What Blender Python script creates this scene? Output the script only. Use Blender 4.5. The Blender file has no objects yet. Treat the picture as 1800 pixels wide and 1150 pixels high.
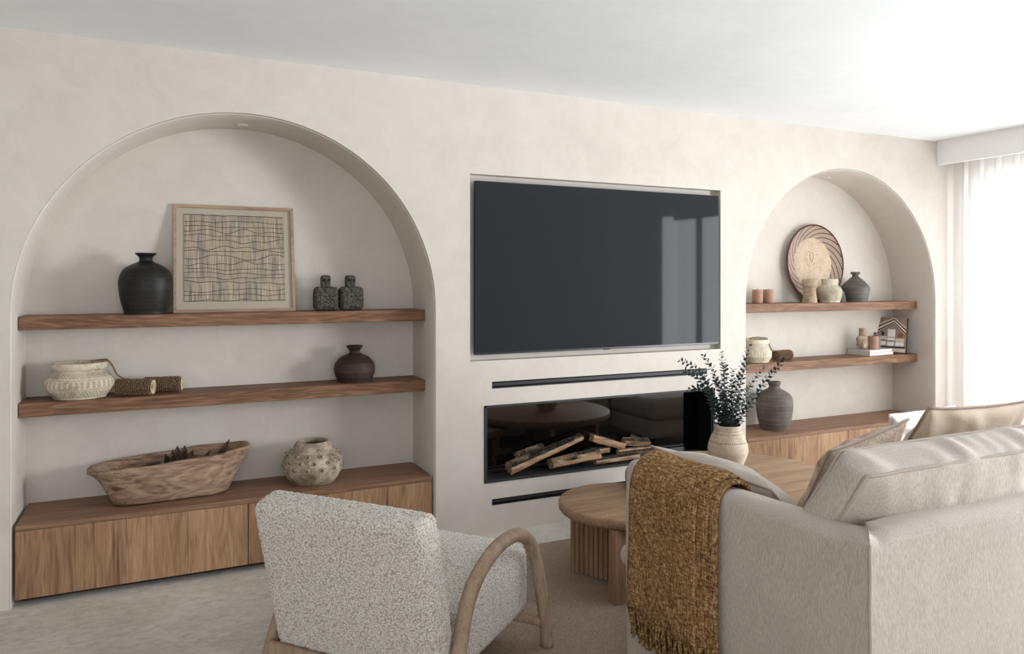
import bpy, bmesh, math, random
from mathutils import Vector, Matrix, noise, Euler
random.seed(7)
C = bpy.context.scene.collection
PI = math.pi
sc = bpy.context.scene

# ---------------------------------------------------------------- materials
def lin(h):
    if not isinstance(h, str): return tuple(h) if len(h) == 4 else tuple(h) + (1,)
    v = [int(h[i:i + 2], 16) / 255 for i in (0, 2, 4)]
    return tuple(x / 12.92 if x <= .04045 else ((x + .055) / 1.055) ** 2.4 for x in v) + (1,)

class NT:
    def __init__(s, name, rough=.6, spec=.3):
        s.m = bpy.data.materials.new(name); s.m.use_nodes = True
        s.t = s.m.node_tree; s.n = s.t.nodes; s.b = s.n['Principled BSDF']
        s.set(s.b, 'Roughness', rough); s.set(s.b, 'Specular IOR Level', spec)
        s.co = s.n.new('ShaderNodeTexCoord').outputs['Object']
    def set(s, node, key, v):
        i = node.inputs[key]
        if isinstance(v, bpy.types.NodeSocket): s.t.links.new(v, i)
        else: i.default_value = v
    def base(s, v): s.set(s.b, 'Base Color', v if isinstance(v, bpy.types.NodeSocket) else lin(v)); return s
    def map(s, scale=(1, 1, 1), rot=(0, 0, 0), loc=(0, 0, 0), vec=None):
        n = s.n.new('ShaderNodeMapping'); s.t.links.new(vec or s.co, n.inputs[0])
        n.inputs['Scale'].default_value = scale; n.inputs['Rotation'].default_value = rot; n.inputs['Location'].default_value = loc
        return n.outputs[0]
    def noise(s, scale, detail=4, rough=.55, vec=None, dist=0):
        n = s.n.new('ShaderNodeTexNoise'); s.t.links.new(vec or s.co, n.inputs['Vector'])
        n.inputs['Scale'].default_value = scale; n.inputs['Detail'].default_value = detail
        n.inputs['Roughness'].default_value = rough; n.inputs['Distortion'].default_value = dist
        return n.outputs['Fac']
    def voro(s, scale, feat='F1', vec=None, out='Distance', rnd=1):
        n = s.n.new('ShaderNodeTexVoronoi'); s.t.links.new(vec or s.co, n.inputs['Vector'])
        n.feature = feat; n.inputs['Scale'].default_value = scale; n.inputs['Randomness'].default_value = rnd
        return n.outputs[out]
    def wave(s, scale, dist=0, detail=2, vec=None, dir='X', ds=1, prof='SIN'):
        n = s.n.new('ShaderNodeTexWave'); s.t.links.new(vec or s.co, n.inputs['Vector'])
        n.bands_direction = dir; n.wave_profile = prof
        n.inputs['Scale'].default_value = scale; n.inputs['Distortion'].default_value = dist
        n.inputs['Detail'].default_value = detail; n.inputs['Detail Scale'].default_value = ds
        return n.outputs['Fac']
    def ramp(s, fac, stops, interp='LINEAR'):
        n = s.n.new('ShaderNodeValToRGB'); s.t.links.new(fac, n.inputs[0]); e = n.color_ramp.elements
        n.color_ramp.interpolation = interp
        while len(e) < len(stops): e.new(.5)
        for k, (p, c) in zip(e, stops):
            k.position = p; k.color = lin(c) if isinstance(c, str) else (c, c, c, 1)
        return n.outputs[0]
    def mix(s, fac, a, b, mode='MIX'):
        n = s.n.new('ShaderNodeMix'); n.data_type = 'RGBA'; n.blend_type = mode
        for k, v in ((0, fac), (6, a), (7, b)):
            if isinstance(v, bpy.types.NodeSocket): s.t.links.new(v, n.inputs[k])
            else: n.inputs[k].default_value = v if k == 0 else lin(v)
        return n.outputs[2]
    def math(s, op, a, b=0., c=0.):
        n = s.n.new('ShaderNodeMath'); n.operation = op
        for k, v in enumerate((a, b, c)):
            if isinstance(v, bpy.types.NodeSocket): s.t.links.new(v, n.inputs[k])
            else: n.inputs[k].default_value = v
        return n.outputs[0]
    def xyz(s, vec=None):
        n = s.n.new('ShaderNodeSeparateXYZ'); s.t.links.new(vec or s.co, n.inputs[0]); return n.outputs
    def comb(s, x=0., y=0., z=0.):
        n = s.n.new('ShaderNodeCombineXYZ')
        for k, v in enumerate((x, y, z)):
            if isinstance(v, bpy.types.NodeSocket): s.t.links.new(v, n.inputs[k])
            else: n.inputs[k].default_value = v
        return n.outputs[0]
    def white(s, vec):
        n = s.n.new('ShaderNodeTexWhiteNoise'); s.t.links.new(vec, n.inputs['Vector']); return n.outputs['Value']
    def bump(s, h, strength=.3, dist=.01, chain=True):
        n = s.n.new('ShaderNodeBump'); s.t.links.new(h, n.inputs['Height'])
        n.inputs['Strength'].default_value = strength; n.inputs['Distance'].default_value = dist
        if chain and s.b.inputs['Normal'].is_linked:
            s.t.links.new(s.b.inputs['Normal'].links[0].from_socket, n.inputs['Normal'])
        s.t.links.new(n.outputs[0], s.b.inputs['Normal']); return s

def plain(name, col, rough=.6, spec=.3, metal=0):
    x = NT(name, rough, spec).base(col); x.b.inputs['Metallic'].default_value = metal; return x.m

def mat_plaster(name, a, b, d, bs=.12):
    x = NT(name, .85, .15)
    n1 = x.noise(1.1, 5, .6, dist=.6); n2 = x.noise(5.5, 6, .65, dist=1.2)
    k = x.math('MULTIPLY_ADD', n2, .45, x.math('MULTIPLY', n1, .6))
    x.base(x.ramp(k, [(.33, d), (.52, a), (.72, b)]))
    x.bump(n2, bs, .012); x.bump(x.noise(60, 3), .05, .003); return x.m

def mat_wood(name, cols, axis='X', plank=0, across=22, along=1.3, knots=0, rough=.55, streak=.5, lines=.25, paxis=None):
    """oak: stretched grain noise, fine pores, optional plank-to-plank change and knots"""
    x = NT(name, rough, .25)
    ai = 'XYZ'.index(axis); o = x.xyz()
    vec = x.co
    if plank:
        pi_ = 'XYZ'.index(paxis); pid = x.math('FLOOR', x.math('DIVIDE', o[pi_], plank))
        r = x.white(x.comb(pid, 3.1, 7.7))
        sh = [0., 0., 0.]; sh[ai] = x.math('MULTIPLY', r, 9.)
        va = x.n.new('ShaderNodeVectorMath'); va.operation = 'ADD'
        x.t.links.new(x.co, va.inputs[0]); x.t.links.new(x.comb(*sh), va.inputs[1]); vec = va.outputs[0]
    s1 = [across] * 3; s1[ai] = along
    g = x.noise(1, 5, .6, x.map(tuple(s1), vec=vec), .8)
    s2 = [across * 11] * 3; s2[ai] = along * 5
    f = x.noise(1, 2, .6, x.map(tuple(s2), vec=vec))
    s3 = [across * .28] * 3; s3[ai] = along * .5
    w = x.noise(1, 3, .5, x.map(tuple(s3), vec=vec), .4)
    rings = x.math('SINE', x.math('MULTIPLY', w, 70.))
    k = x.math('MULTIPLY_ADD', rings, lines * .22, x.math('MULTIPLY_ADD', f, .3, x.math('MULTIPLY_ADD', g, .45, x.math('MULTIPLY', w, .25))))
    if plank: k = x.math('MULTIPLY_ADD', x.math('SUBTRACT', r, .5), .16, k)
    col = x.ramp(k, [(.28, cols[0]), (.48, cols[1]), (.62, cols[2]), (.8, cols[3])])
    pores = x.ramp(f, [(.32, 0.), (.42, 1.)])
    col = x.mix(x.math('MULTIPLY', x.math('SUBTRACT', 1., pores), streak), col, cols[0])
    if knots:
        s4 = [5.2] * 3; s4[ai] = 1.9
        v = x.voro(1, vec=x.map(tuple(s4), vec=vec, loc=(.3, .2, .6)))
        kn = x.math('MULTIPLY', x.ramp(v, [(.05, 1.), (.14, 0.)]), x.ramp(g, [(.35, 1.), (.6, .4)]))
        col = x.mix(x.math('MULTIPLY', kn, .85), col, '2E1D12')
        s5 = [26.] * 3; s5[ai] = 1.1
        cr = x.ramp(x.noise(1, 2, .4, x.map(tuple(s5), vec=vec, loc=(2, 5, 1))), [(.66, 0.), (.72, 1.)])
        col = x.mix(x.math('MULTIPLY', cr, .7), col, '3A2517')
    x.base(col); x.bump(k, .12, .004); x.bump(pores, .12, .001); return x.m

def mat_fabric(name, a, b, scale=420, bs=.35, streak=None, mot=.5, dist=.002):
    x = NT(name, .92, .12)
    x.b.inputs['Sheen Weight'].default_value = .15
    n = x.noise(scale, 2, .6); m = x.noise(9, 3)
    if streak:
        s = [scale * .9] * 3; s['XYZ'.index(streak)] = scale * .1
        n = x.noise(1, 3, .65, x.map(tuple(s)))
    k = x.math('MULTIPLY_ADD', x.math('SUBTRACT', m, .5), .25 * mot, n)
    x.base(x.ramp(k, [(.34, a), (.64, b)])); x.bump(n, bs, dist); return x.m

def mat_ceramic(name, a, b, c_, scale=9, rough=.7, bs=.25, ring=0):
    x = NT(name, rough, .3)
    n = x.noise(scale, 6, .65, dist=.5); f = x.noise(scale * 9, 4, .6)
    k = x.math('MULTIPLY_ADD', f, .35, x.math('MULTIPLY', n, .65))
    if ring:
        r = x.noise(1, 2, .5, x.map((1.5, 1.5, ring)))
        k = x.math('MULTIPLY_ADD', r, .5, x.math('MULTIPLY', k, .5)); x.bump(r, .25, .004)
    x.base(x.ramp(k, [(.34, a), (.5, b), (.66, c_)])); x.bump(f, bs, .004); return x.m

MT = {}
MT['plaster'] = mat_plaster('beige_limewash_plaster', 'D0C9C1', 'D7D0C9', 'C8BFB7')
MT['ceiling'] = mat_plaster('white_ceiling_paint', 'EBEEF0', 'F0F2F4', 'E6E9EC', .05)
MT['pelmet'] = plain('bright_white_paint', 'F6F6F5', .6)
MT['white'] = plain('white_paint', 'E9E8E5', .6)
MT['shelfwood'] = mat_wood('smoked_oak_shelf', ('553B2B', '785640', '8C6A52', 'A6866A'), 'X', across=44, along=2.2, lines=.35, streak=.7)
MT['topwood'] = mat_wood('oak_cabinet_top', ('66493A', '856550', '94745D', 'A88A70'), 'X', across=40, along=1.4, lines=.3, knots=0)
MT['frontwood'] = mat_wood('oak_veneer_front', ('745641', '977559', 'A98768', 'BF9E7E'), 'Z', plank=.128, paxis='X', across=36, along=2.2, knots=1, lines=.24, streak=.55)
MT['tablewood'] = mat_wood('washed_oak_table', ('6F5746', '96795F', 'A98C72', 'BBA088'), 'X', across=46, along=1.6, lines=.2, streak=.6)
MT['legwood'] = mat_wood('washed_oak_leg', ('745745', '93735C', 'A3836C', 'B5967E'), 'Z', across=24, along=1.6, lines=.15, streak=.4)
MT['chairwood'] = mat_wood('greyed_ash_frame', ('75604F', '97816D', 'A99480', 'BCA994'), 'Z', across=24, along=3, lines=.15, streak=.45)
MT['black'] = plain('black_steel', '17181A', .45, .4)
MT['plinth'] = plain('black_plinth', '1A1716', .7)
MT['firemetal'] = plain('dark_grey_firebox_steel', '2E2F33', .5, .4)
MT['fireblack'] = plain('matt_black_firebox', '0A0A0B', .7, .2)

def m_floor():
    x = NT('limestone_tile', .5, .3); o = x.xyz()
    n = x.noise(1, 6, .7, x.map((20, 34, 9)), .6); m = x.noise(2.2, 5, .6, dist=.5)
    u = x.math('DIVIDE', x.math('ADD', o[0], .343), 1.2); v = x.math('DIVIDE', x.math('ADD', o[1], .115), .9)
    tid = x.white(x.comb(x.math('FLOOR', u), x.math('FLOOR', v), 1.))
    k = x.math('MULTIPLY_ADD', n, .55, x.math('MULTIPLY', m, .45)); k = x.math('MULTIPLY_ADD', x.math('SUBTRACT', tid, .5), .10, k)
    col = x.ramp(k, [(.36, 'B2ABA3'), (.5, 'CBC5BD'), (.62, 'DAD5CE')])
    spk = x.ramp(x.noise(1, 3, .6, x.map((30, 90, 30))), [(.3, 1.), (.36, 0.)])
    col = x.mix(x.math('MULTIPLY', spk, .45), col, '958D85')
    def line(f, w):
        fr = x.math('FRACT', f); d = x.math('MINIMUM', fr, x.math('SUBTRACT', 1., fr)); return x.math('LESS_THAN', d, w)
    g = x.math('MAXIMUM', line(u, .0019), line(v, .0016))
    x.base(x.mix(g, col, 'CFC9C0')); x.bump(k, .08, .003); return x.m
MT['floor'] = m_floor()

def m_rug():
    x = NT('herringbone_wool_rug', .95, .08); o = x.xyz()
    # zig-zag ribs: rows of short diagonals
    row = x.math('DIVIDE', o[0], .016); tri = x.math('ABSOLUTE', x.math('SUBTRACT', x.math('FRACT', row), .5))
    d = x.math('ADD', x.math('MULTIPLY', o[1], 1 / .0105), x.math('MULTIPLY', tri, 1.7))
    s = x.math('SINE', x.math('MULTIPLY', d, 2 * PI)); n = x.noise(160, 2); m = x.noise(1.6, 4)
    k = x.math('MULTIPLY_ADD', s, .16, x.math('MULTIPLY_ADD', n, .5, x.math('MULTIPLY', m, .3)))
    x.base(x.ramp(k, [(.2, '7A695B'), (.42, 'A69280'), (.66, 'C6B4A4')])); x.bump(s, .5, .004); return x.m
MT['rug'] = m_rug()

def m_boucle():
    x = NT('cream_boucle', .95, .1); x.b.inputs['Sheen Weight'].default_value = .2
    v = x.voro(165, vec=x.map((1, 1, 1.2))); n = x.noise(300, 3)
    k = x.math('MULTIPLY_ADD', n, .28, v)
    x.base(x.ramp(k, [(.25, 'EDE8E2'), (.55, 'D6D0C8'), (.95, 'A59C92')]))
    x.bump(x.math('SUBTRACT', 1., v), .6, .005); return x.m
MT['boucle'] = m_boucle()
MT['linen'] = mat_fabric('oatmeal_linen', 'A69B92', 'C9C0B8', 620, .35, streak='Z')
MT['linen2'] = mat_fabric('oatmeal_linen_cushion', 'A69B92', 'CDC4BB', 620, .35, streak='Z')
MT['linenlight'] = mat_fabric('pale_linen', 'ADA299', 'CFC6BD', 480, .35)
MT['whitecloth'] = mat_fabric('white_cotton', 'D8D5D2', 'F0EEEB', 420, .25)
MT['seam'] = plain('linen_piping', 'B0A59A', .9, .1)
MT['tan'] = mat_fabric('tan_cotton', 'C6B29D', 'D6C5B3', 300, .25)
MT['fringe_tan'] = mat_fabric('woven_plum_trim', '7A675D', 'AE9A8A', 240, .6)
def m_pattern():
    x = NT('textured_beige_weave', .95, .1); n = x.noise(150, 3, .7); m = x.noise(22, 3)
    k = x.math('MULTIPLY_ADD', m, .5, x.math('MULTIPLY', n, .5))
    x.base(x.ramp(k, [(.34, '8E796B'), (.48, 'BEA998'), (.62, 'D6C7B8')])); x.bump(n, .7, .006); return x.m
MT['pattern'] = m_pattern()
def m_throw():
    x = NT('mustard_brown_weave', .95, .08); o = x.xyz()
    w = x.noise(1, 3, .6, x.map((130, 48, 230))); w2 = x.noise(1, 3, .6, x.map((130, 230, 48))); m = x.noise(11, 3)
    k = x.math('MULTIPLY_ADD', w, .5, x.math('MULTIPLY', w2, .5)); kk = x.math('MULTIPLY_ADD', x.math('SUBTRACT', m, .5), .10, k)
    x.base(x.ramp(kk, [(.37, '432E1B'), (.46, '7B5B3C'), (.55, 'A07F57'), (.66, 'D2BA95')])); x.bump(k, .9, .006); return x.m
MT['throw'] = m_throw()
def m_yarn():
    x = NT('mustard_yarn', .95, .08); n = x.noise(120, 3); x.base(x.ramp(n, [(.35, '4C391F'), (.5, '7B5F3B'), (.66, 'B3966A')])); x.bump(n, .6, .004); return x.m
MT['yarn'] = m_yarn()
MT['blackclay'] = mat_ceramic('black_clay', '131212', '1E1D1C', '332D28', 6, .5, .15, ring=70)
MT['brownclay'] = mat_ceramic('brown_burnt_clay', '231A17', '3B2D27', '58463C', 8, .6, .3, ring=60)
MT['greyclay'] = mat_ceramic('grey_brown_clay', '4C4743', '625B55', '7D766F', 6, .6, .12, ring=45)
MT['slate'] = mat_ceramic('slate_glaze', '45423F', '625D5A', '7C736B', 7, .55, .15, ring=50)
MT['cream'] = mat_ceramic('chalky_cream_clay', '9C8D76', 'CFC3AF', 'E2D9C9', 11, .85, .3)
MT['mudpot'] = mat_ceramic('mud_washed_clay', '625548', 'A49482', 'D4C7B4', 13, .85, .5)
MT['knobtip'] = mat_ceramic('dark_knob_tip', '43382C', '5F5243', '7F705C', 30, .85, .3)
MT['vasecream'] = mat_ceramic('buff_clay', 'A08B74', 'CBB8A2', 'DDCEBB', 7, .8, .2)
MT['vasedark'] = plain('dark_incised_band', '4A3D33', .9)
MT['wovenpot'] = mat_ceramic('pale_woven_reed', '9A8F7C', 'C4BAA5', 'D8CFBC', 60, .85, .5)
MT['woodcup'] = mat_ceramic('weathered_wood', '7D6B58', 'A8967F', 'C0B09A', 14, .85, .3)
MT['stone'] = mat_ceramic('speckled_lava_stone', '22201E', '3F3B37', '8D8678', 100, .9, .5)
MT['stonepale'] = mat_ceramic('mottled_stone', '6B5847', 'B8A793', 'DCD0C0', 16, .85, .3)
MT['terra'] = mat_ceramic('terracotta_wax', '8F6B5B', 'AC8674', 'BF9D8C', 10, .6, .08)
MT['bluegrey'] = mat_ceramic('blue_grey_clay', '626466', '7C7E80', '939597', 12, .7, .2)
MT['seed'] = mat_ceramic('dried_seed_heads', '33241A', '765C48', 'C4AA90', 200, .9, .3)
MT['seedpale'] = plain('pale_seed_tips', 'CDBB98', .9)
MT['rope'] = mat_ceramic('twisted_cord', '5E4636', '86674F', 'A98B70', 120, .9, .4)
MT['doughwood'] = mat_wood('worn_dough_bowl_wood', ('5E4A3D', '977C68', 'B29781', 'CAB29D'), 'X', across=26, along=3.5, lines=.3, streak=.45, knots=1, rough=.85)
MT['pod'] = mat_ceramic('dried_pod', '2B1E18', '4B382E', '735C4B', 20, .75, .3)
MT['artframe'] = mat_wood('light_oak_frame', ('7D6250', 'A58A74', 'B59B86', 'C4AD99'), 'X', across=40, along=4, lines=.1)
MT['mat'] = mat_fabric('linen_mount', 'ABA091', 'B8AE9F', 500, .2)
def m_straw():
    x = NT('woven_straw_panel', .9, .1); o = x.xyz()
    fine = x.noise(1, 2, .6, x.map((420, 1, 6))); band = x.noise(1, 3, .6, x.map((34, 1, 5)))
    x.base(x.mix(x.ramp(band, [(.45, 0.), (.62, .75)]), x.ramp(fine, [(.30, '6A5C4E'), (.44, 'A3937F'), (.66, 'CDBFAA')]), x.ramp(fine, [(.30, '625D5B'), (.6, '958F8A')])))
    x.bump(fine, .8, .004); return x.m
MT['straw'] = m_straw()
MT['thread'] = plain('dark_thread', '2A211B', .9)
MT['leaf'] = mat_ceramic('eucalyptus_leaf', '22302F', '3A4E50', '62767A', 40, .6, .1)
MT['stem'] = plain('eucalyptus_stem', '4A4338', .8)
MT['tvscreen'] = NT('tv_screen', .04, .035).base('2E3134').m
MT['tvbezel'] = plain('tv_bezel', '3A3A3E', .35, .5, .6)
MT['paper'] = plain('white_pages', 'EDEBE8', .8)
MT['cover'] = plain('pale_cover', 'C9C4BF', .5)
MT['steel'] = plain('brushed_steel', 'B9B7B3', .35, .5, .9)
MT['dark'] = plain('dark_hole', '0C0B0A', .9)
MT['ash'] = plain('dark_umber_ink', '30231F', .7)
MT['anthracite'] = plain('anthracite_aluminium', '2B2D30', .5)
def m_log():
    x = NT('ceramic_log', .85, .2); g = x.noise(1, 4, .65, x.map((9, 40, 40))); m = x.noise(6, 4, .6); o = x.n.new('ShaderNodeNewGeometry')
    cut = x.ramp(g, [(.3, '7A5B45'), (.5, 'A58468'), (.7, 'C2A589')])
    ash = x.ramp(x.noise(70, 4, .7), [(.42, '15130F'), (.6, '3B3733'), (.72, 'B9B2A8')])
    nz = x.xyz(o.outputs['Normal'])[2]
    x.base(x.mix(x.math('MULTIPLY', x.ramp(nz, [(.35, 0.), (.6, 1.)]), x.ramp(m, [(.36, .2), (.52, 1.)])), cut, ash)); x.bump(g, .7, .01); return x.m
MT['log'] = m_log()

def m_mirrorblack(name, base, fac):
    x = NT(name); x.n.remove(x.b)
    d = x.n.new('ShaderNodeBsdfDiffuse'); d.inputs[0].default_value = lin(base)
    g = x.n.new('ShaderNodeBsdfGlossy'); g.inputs['Roughness'].default_value = .03; g.inputs[0].default_value = (1, 1, 1, 1)
    mx = x.n.new('ShaderNodeMixShader'); mx.inputs[0].default_value = fac
    x.t.links.new(d.outputs[0], mx.inputs[1]); x.t.links.new(g.outputs[0], mx.inputs[2])
    x.t.links.new(mx.outputs[0], x.n['Material Output'].inputs[0]); return x.m
MT['backglass'] = m_mirrorblack('black_mirror_glass', '060607', .11)

def m_clear():
    x = NT('clear_window_glass'); x.n.remove(x.b)
    d = x.n.new('ShaderNodeBsdfTransparent'); d.inputs[0].default_value = (.97, .98, .98, 1)
    g = x.n.new('ShaderNodeBsdfGlossy'); g.inputs['Roughness'].default_value = .02
    mx = x.n.new('ShaderNodeMixShader'); mx.inputs[0].default_value = .05
    x.t.links.new(d.outputs[0], mx.inputs[1]); x.t.links.new(g.outputs[0], mx.inputs[2])
    x.t.links.new(mx.outputs[0], x.n['Material Output'].inputs[0]); return x.m
MT['glass'] = m_clear()
def m_sheer():
    x = NT('sheer_white_curtain'); x.n.remove(x.b)
    d = x.n.new('ShaderNodeBsdfTransparent')
    g = x.n.new('ShaderNodeBsdfTranslucent'); g.inputs[0].default_value = (.9, .87, .85, 1)
    e = x.n.new('ShaderNodeBsdfDiffuse'); e.inputs[0].default_value = (.86, .83, .81, 1)
    m1 = x.n.new('ShaderNodeMixShader'); m1.inputs[0].default_value = .4
    x.t.links.new(g.outputs[0], m1.inputs[1]); x.t.links.new(e.outputs[0], m1.inputs[2])
    mx = x.n.new('ShaderNodeMixShader'); mx.inputs[0].default_value = .7
    x.t.links.new(d.outputs[0], mx.inputs[1]); x.t.links.new(m1.outputs[0], mx.inputs[2])
    x.t.links.new(mx.outputs[0], x.n['Material Output'].inputs[0]); return x.m
MT['sheer'] = m_sheer()

def m_plate():
    x = NT('basket_rim_weave', .85, .15); o = x.xyz()
    r = x.math('SQRT', x.math('ADD', x.math('MULTIPLY', o[0], o[0]), x.math('MULTIPLY', o[1], o[1])))
    a = x.math('DIVIDE', x.math('ARCTAN2', o[1], o[0]), 2 * PI)
    sp = x.math('MULTIPLY_ADD', r, 1.5, a)                       # dark spiral ribs
    f = x.math('FRACT', x.math('MULTIPLY', sp, 18.)); dark = x.math('LESS_THAN', f, .16)
    sp2 = x.math('MULTIPLY_ADD', r, -1.7, a); ring = x.math('FRACT', x.math('MULTIPLY', r, 46.))
    f2 = x.math('FRACT', x.math('MULTIPLY_ADD', x.math('FLOOR', x.math('MULTIPLY', sp, 18.)), .37, x.math('MULTIPLY', sp2, 64.)))
    lt = x.math('LESS_THAN', f2, .2)
    base = x.mix(x.noise(90, 2), '7E6459', 'A08778')
    col = x.mix(lt, base, 'EADFD2'); col = x.mix(dark, col, '3E2C2B')
    x.base(col); x.bump(ring, .4, .003); return x.m
MT['platerim'] = m_plate()
def m_platec():
    x = NT('basket_centre_weave', .9, .1); v = x.voro(190); n = x.noise(14, 3)
    k = x.math('MULTIPLY_ADD', v, .6, x.math('MULTIPLY', n, .4))
    x.base(x.ramp(k, [(.25, 'DDCBB8'), (.5, 'CCB7A2'), (.75, 'A58F7B')])); x.bump(v, .4, .003); return x.m
MT['platec'] = m_platec()
MT['maroon'] = plain('maroon_bound_rim', '5B3731', .8)

# ---------------------------------------------------------------- mesh helpers
def link(name, me, mat, parent=None, smooth=True, loc=None):
    o = bpy.data.objects.new(name, me); C.objects.link(o)
    if mat: me.materials.append(MT[mat] if isinstance(mat, str) else mat)
    if parent: o.parent = parent
    if loc: o.location = loc
    if smooth:
        for p in me.polygons: p.use_smooth = True
    return o
def obj(name, bm, mat, parent=None, smooth=True, loc=None):
    bmesh.ops.recalc_face_normals(bm, faces=bm.faces)
    me = bpy.data.meshes.new(name); bm.to_mesh(me); bm.free()
    return link(name, me, mat, parent, smooth, loc)
def tag(o, label, cat, group=None):
    o['label'] = label; o['category'] = cat
    if group: o['group'] = group
    return o
def thing(name, label, cat, loc=(0, 0, 0), rz=0, group=None):
    o = bpy.data.objects.new(name, None); C.objects.link(o); o.location = loc; o.rotation_euler = (0, 0, rz)
    o.empty_display_size = .05
    return tag(o, label, cat, group)
def struct(o):
    o['kind'] = 'structure'; return o

def box(bm, lo, hi, bev=0, seg=2, rot=None, piv=None):
    lo, hi = Vector(lo), Vector(hi); c = (lo + hi) / 2; d = hi - lo
    r = bmesh.ops.create_cube(bm, size=1); vs = r['verts']
    bmesh.ops.scale(bm, vec=d, verts=vs); bmesh.ops.translate(bm, vec=c, verts=vs)
    if bev:
        es = list({e for v in vs for e in v.link_edges})
        q = bmesh.ops.bevel(bm, geom=es, offset=bev, segments=seg, profile=.5, affect='EDGES')
        vs = list({v for f in q['faces'] for v in f.verts} | {v for v in vs if v.is_valid})
    if rot is not None: bmesh.ops.rotate(bm, cent=piv or c, matrix=rot, verts=vs)
    return vs
def bx(name, lo, hi, mat, parent=None, bev=.003, seg=2):
    bm = bmesh.new(); box(bm, lo, hi, bev, seg)
    o = obj(name, bm, mat, parent, False)
    return o

def rbox(size, r, res=.02, fn=None, bulge=(0, 0, 0), axes='xyz'):
    """soft rounded box with a dense surface, centred on the origin"""
    bm = bmesh.new(); h = [s / 2 for s in size]; n = [max(2, int(round(s / res))) for s in size]; cache = {}
    def P(ix, iy, iz):
        k = (ix, iy, iz)
        if k in cache: return cache[k]
        p = Vector([-h[i] + size[i] * k[i] / n[i] for i in range(3)])
        q = Vector([max(-h[i] + r, min(h[i] - r, p[i])) if h[i] > r else 0 for i in range(3)])
        for i in range(3):
            if 'xyz'[i] not in axes: q[i] = p[i]
        d = p - q
        if d.length > 1e-9: p = q + d.normalized() * r
        t = [p[i] / h[i] for i in range(3)]
        for i in range(3):
            j, k2 = (i + 1) % 3, (i + 2) % 3
            if bulge[i]: p[i] += bulge[i] * t[i] * (1 - t[j] ** 2) * (1 - t[k2] ** 2)
        if fn: p = fn(p, t)
        cache[k] = bm.verts.new(p); return cache[k]
    for ax in range(3):
        a, b = (ax + 1) % 3, (ax + 2) % 3
        for side in (0, n[ax]):
            for i in range(n[a]):
                for j in range(n[b]):
                    def K(u, v):
                        k = [0, 0, 0]; k[ax] = side; k[a] = u; k[b] = v; return P(*k)
                    f = [K(i, j), K(i + 1, j), K(i + 1, j + 1), K(i, j + 1)]
                    bm.faces.new(f if side else f[::-1])
    return bm

def lathe(prof, seg=64, sx=1, sy=1, fn=None):
    bm = bmesh.new(); rings = []
    for (r, z) in prof:
        if r < 1e-5: rings.append([bm.verts.new((0, 0, z))])
        else:
            ring = []
            for i in range(seg):
                a = 2 * PI * i / seg; p = Vector((r * math.cos(a) * sx, r * math.sin(a) * sy, z))
                if fn: p = fn(p, a, r, z)
                ring.append(bm.verts.new(p))
            rings.append(ring)
    for A, B in zip(rings, rings[1:]):
        for i in range(seg):
            j = (i + 1) % seg
            if len(A) == 1: bm.faces.new((A[0], B[j], B[i]))
            elif len(B) == 1: bm.faces.new((A[i], A[j], B[0]))
            else: bm.faces.new((A[i], A[j], B[j], B[i]))
    return bm
def spline(pts, n=8):
    """Catmull-Rom through points"""
    P = [Vector(p) for p in pts]; out = []
    Q = [P[0] * 2 - P[1]] + P + [P[-1] * 2 - P[-2]]
    for i in range(1, len(Q) - 2):
        a, b, c, d = Q[i - 1:i + 3]
        for k in range(n):
            t = k / n
            out.append(.5 * ((2 * b) + (c - a) * t + (2 * a - 5 * b + 4 * c - d) * t * t + (3 * b - a - 3 * c + d) * t ** 3))
    out.append(P[-1]); return out
def prof(pts, n=6):
    return [(max(0, p.x), p.y) for p in spline([(x, y, 0) for x, y in pts], n)]
def tube(bm, pts, r, seg=10, cap=True, rf=None):
    pts = [Vector(p) for p in pts]; N = len(pts); rings = []; up = Vector((0, 0, 1)); prev = None
    for i, p in enumerate(pts):
        t = (pts[min(i + 1, N - 1)] - pts[max(i - 1, 0)]).normalized()
        if prev is None:
            x = t.orthogonal().normalized()
        else:
            x = (prev - t * prev.dot(t)).normalized()
        prev = x; y = t.cross(x); rr = rf(i / max(1, N - 1)) * r if rf else r
        rings.append([bm.verts.new(p + x * rr * math.cos(2 * PI * k / seg) + y * rr * math.sin(2 * PI * k / seg)) for k in range(seg)])
    for A, B in zip(rings, rings[1:]):
        for k in range(seg):
            bm.faces.new((A[k], A[(k + 1) % seg], B[(k + 1) % seg], B[k]))
    if cap:
        bm.faces.new(rings[0][::-1]); bm.faces.new(rings[-1])
def nz(p, s, o=0):
    return noise.noise(Vector((p[0] * s + o, p[1] * s + o * 1.7, p[2] * s - o)))
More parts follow.
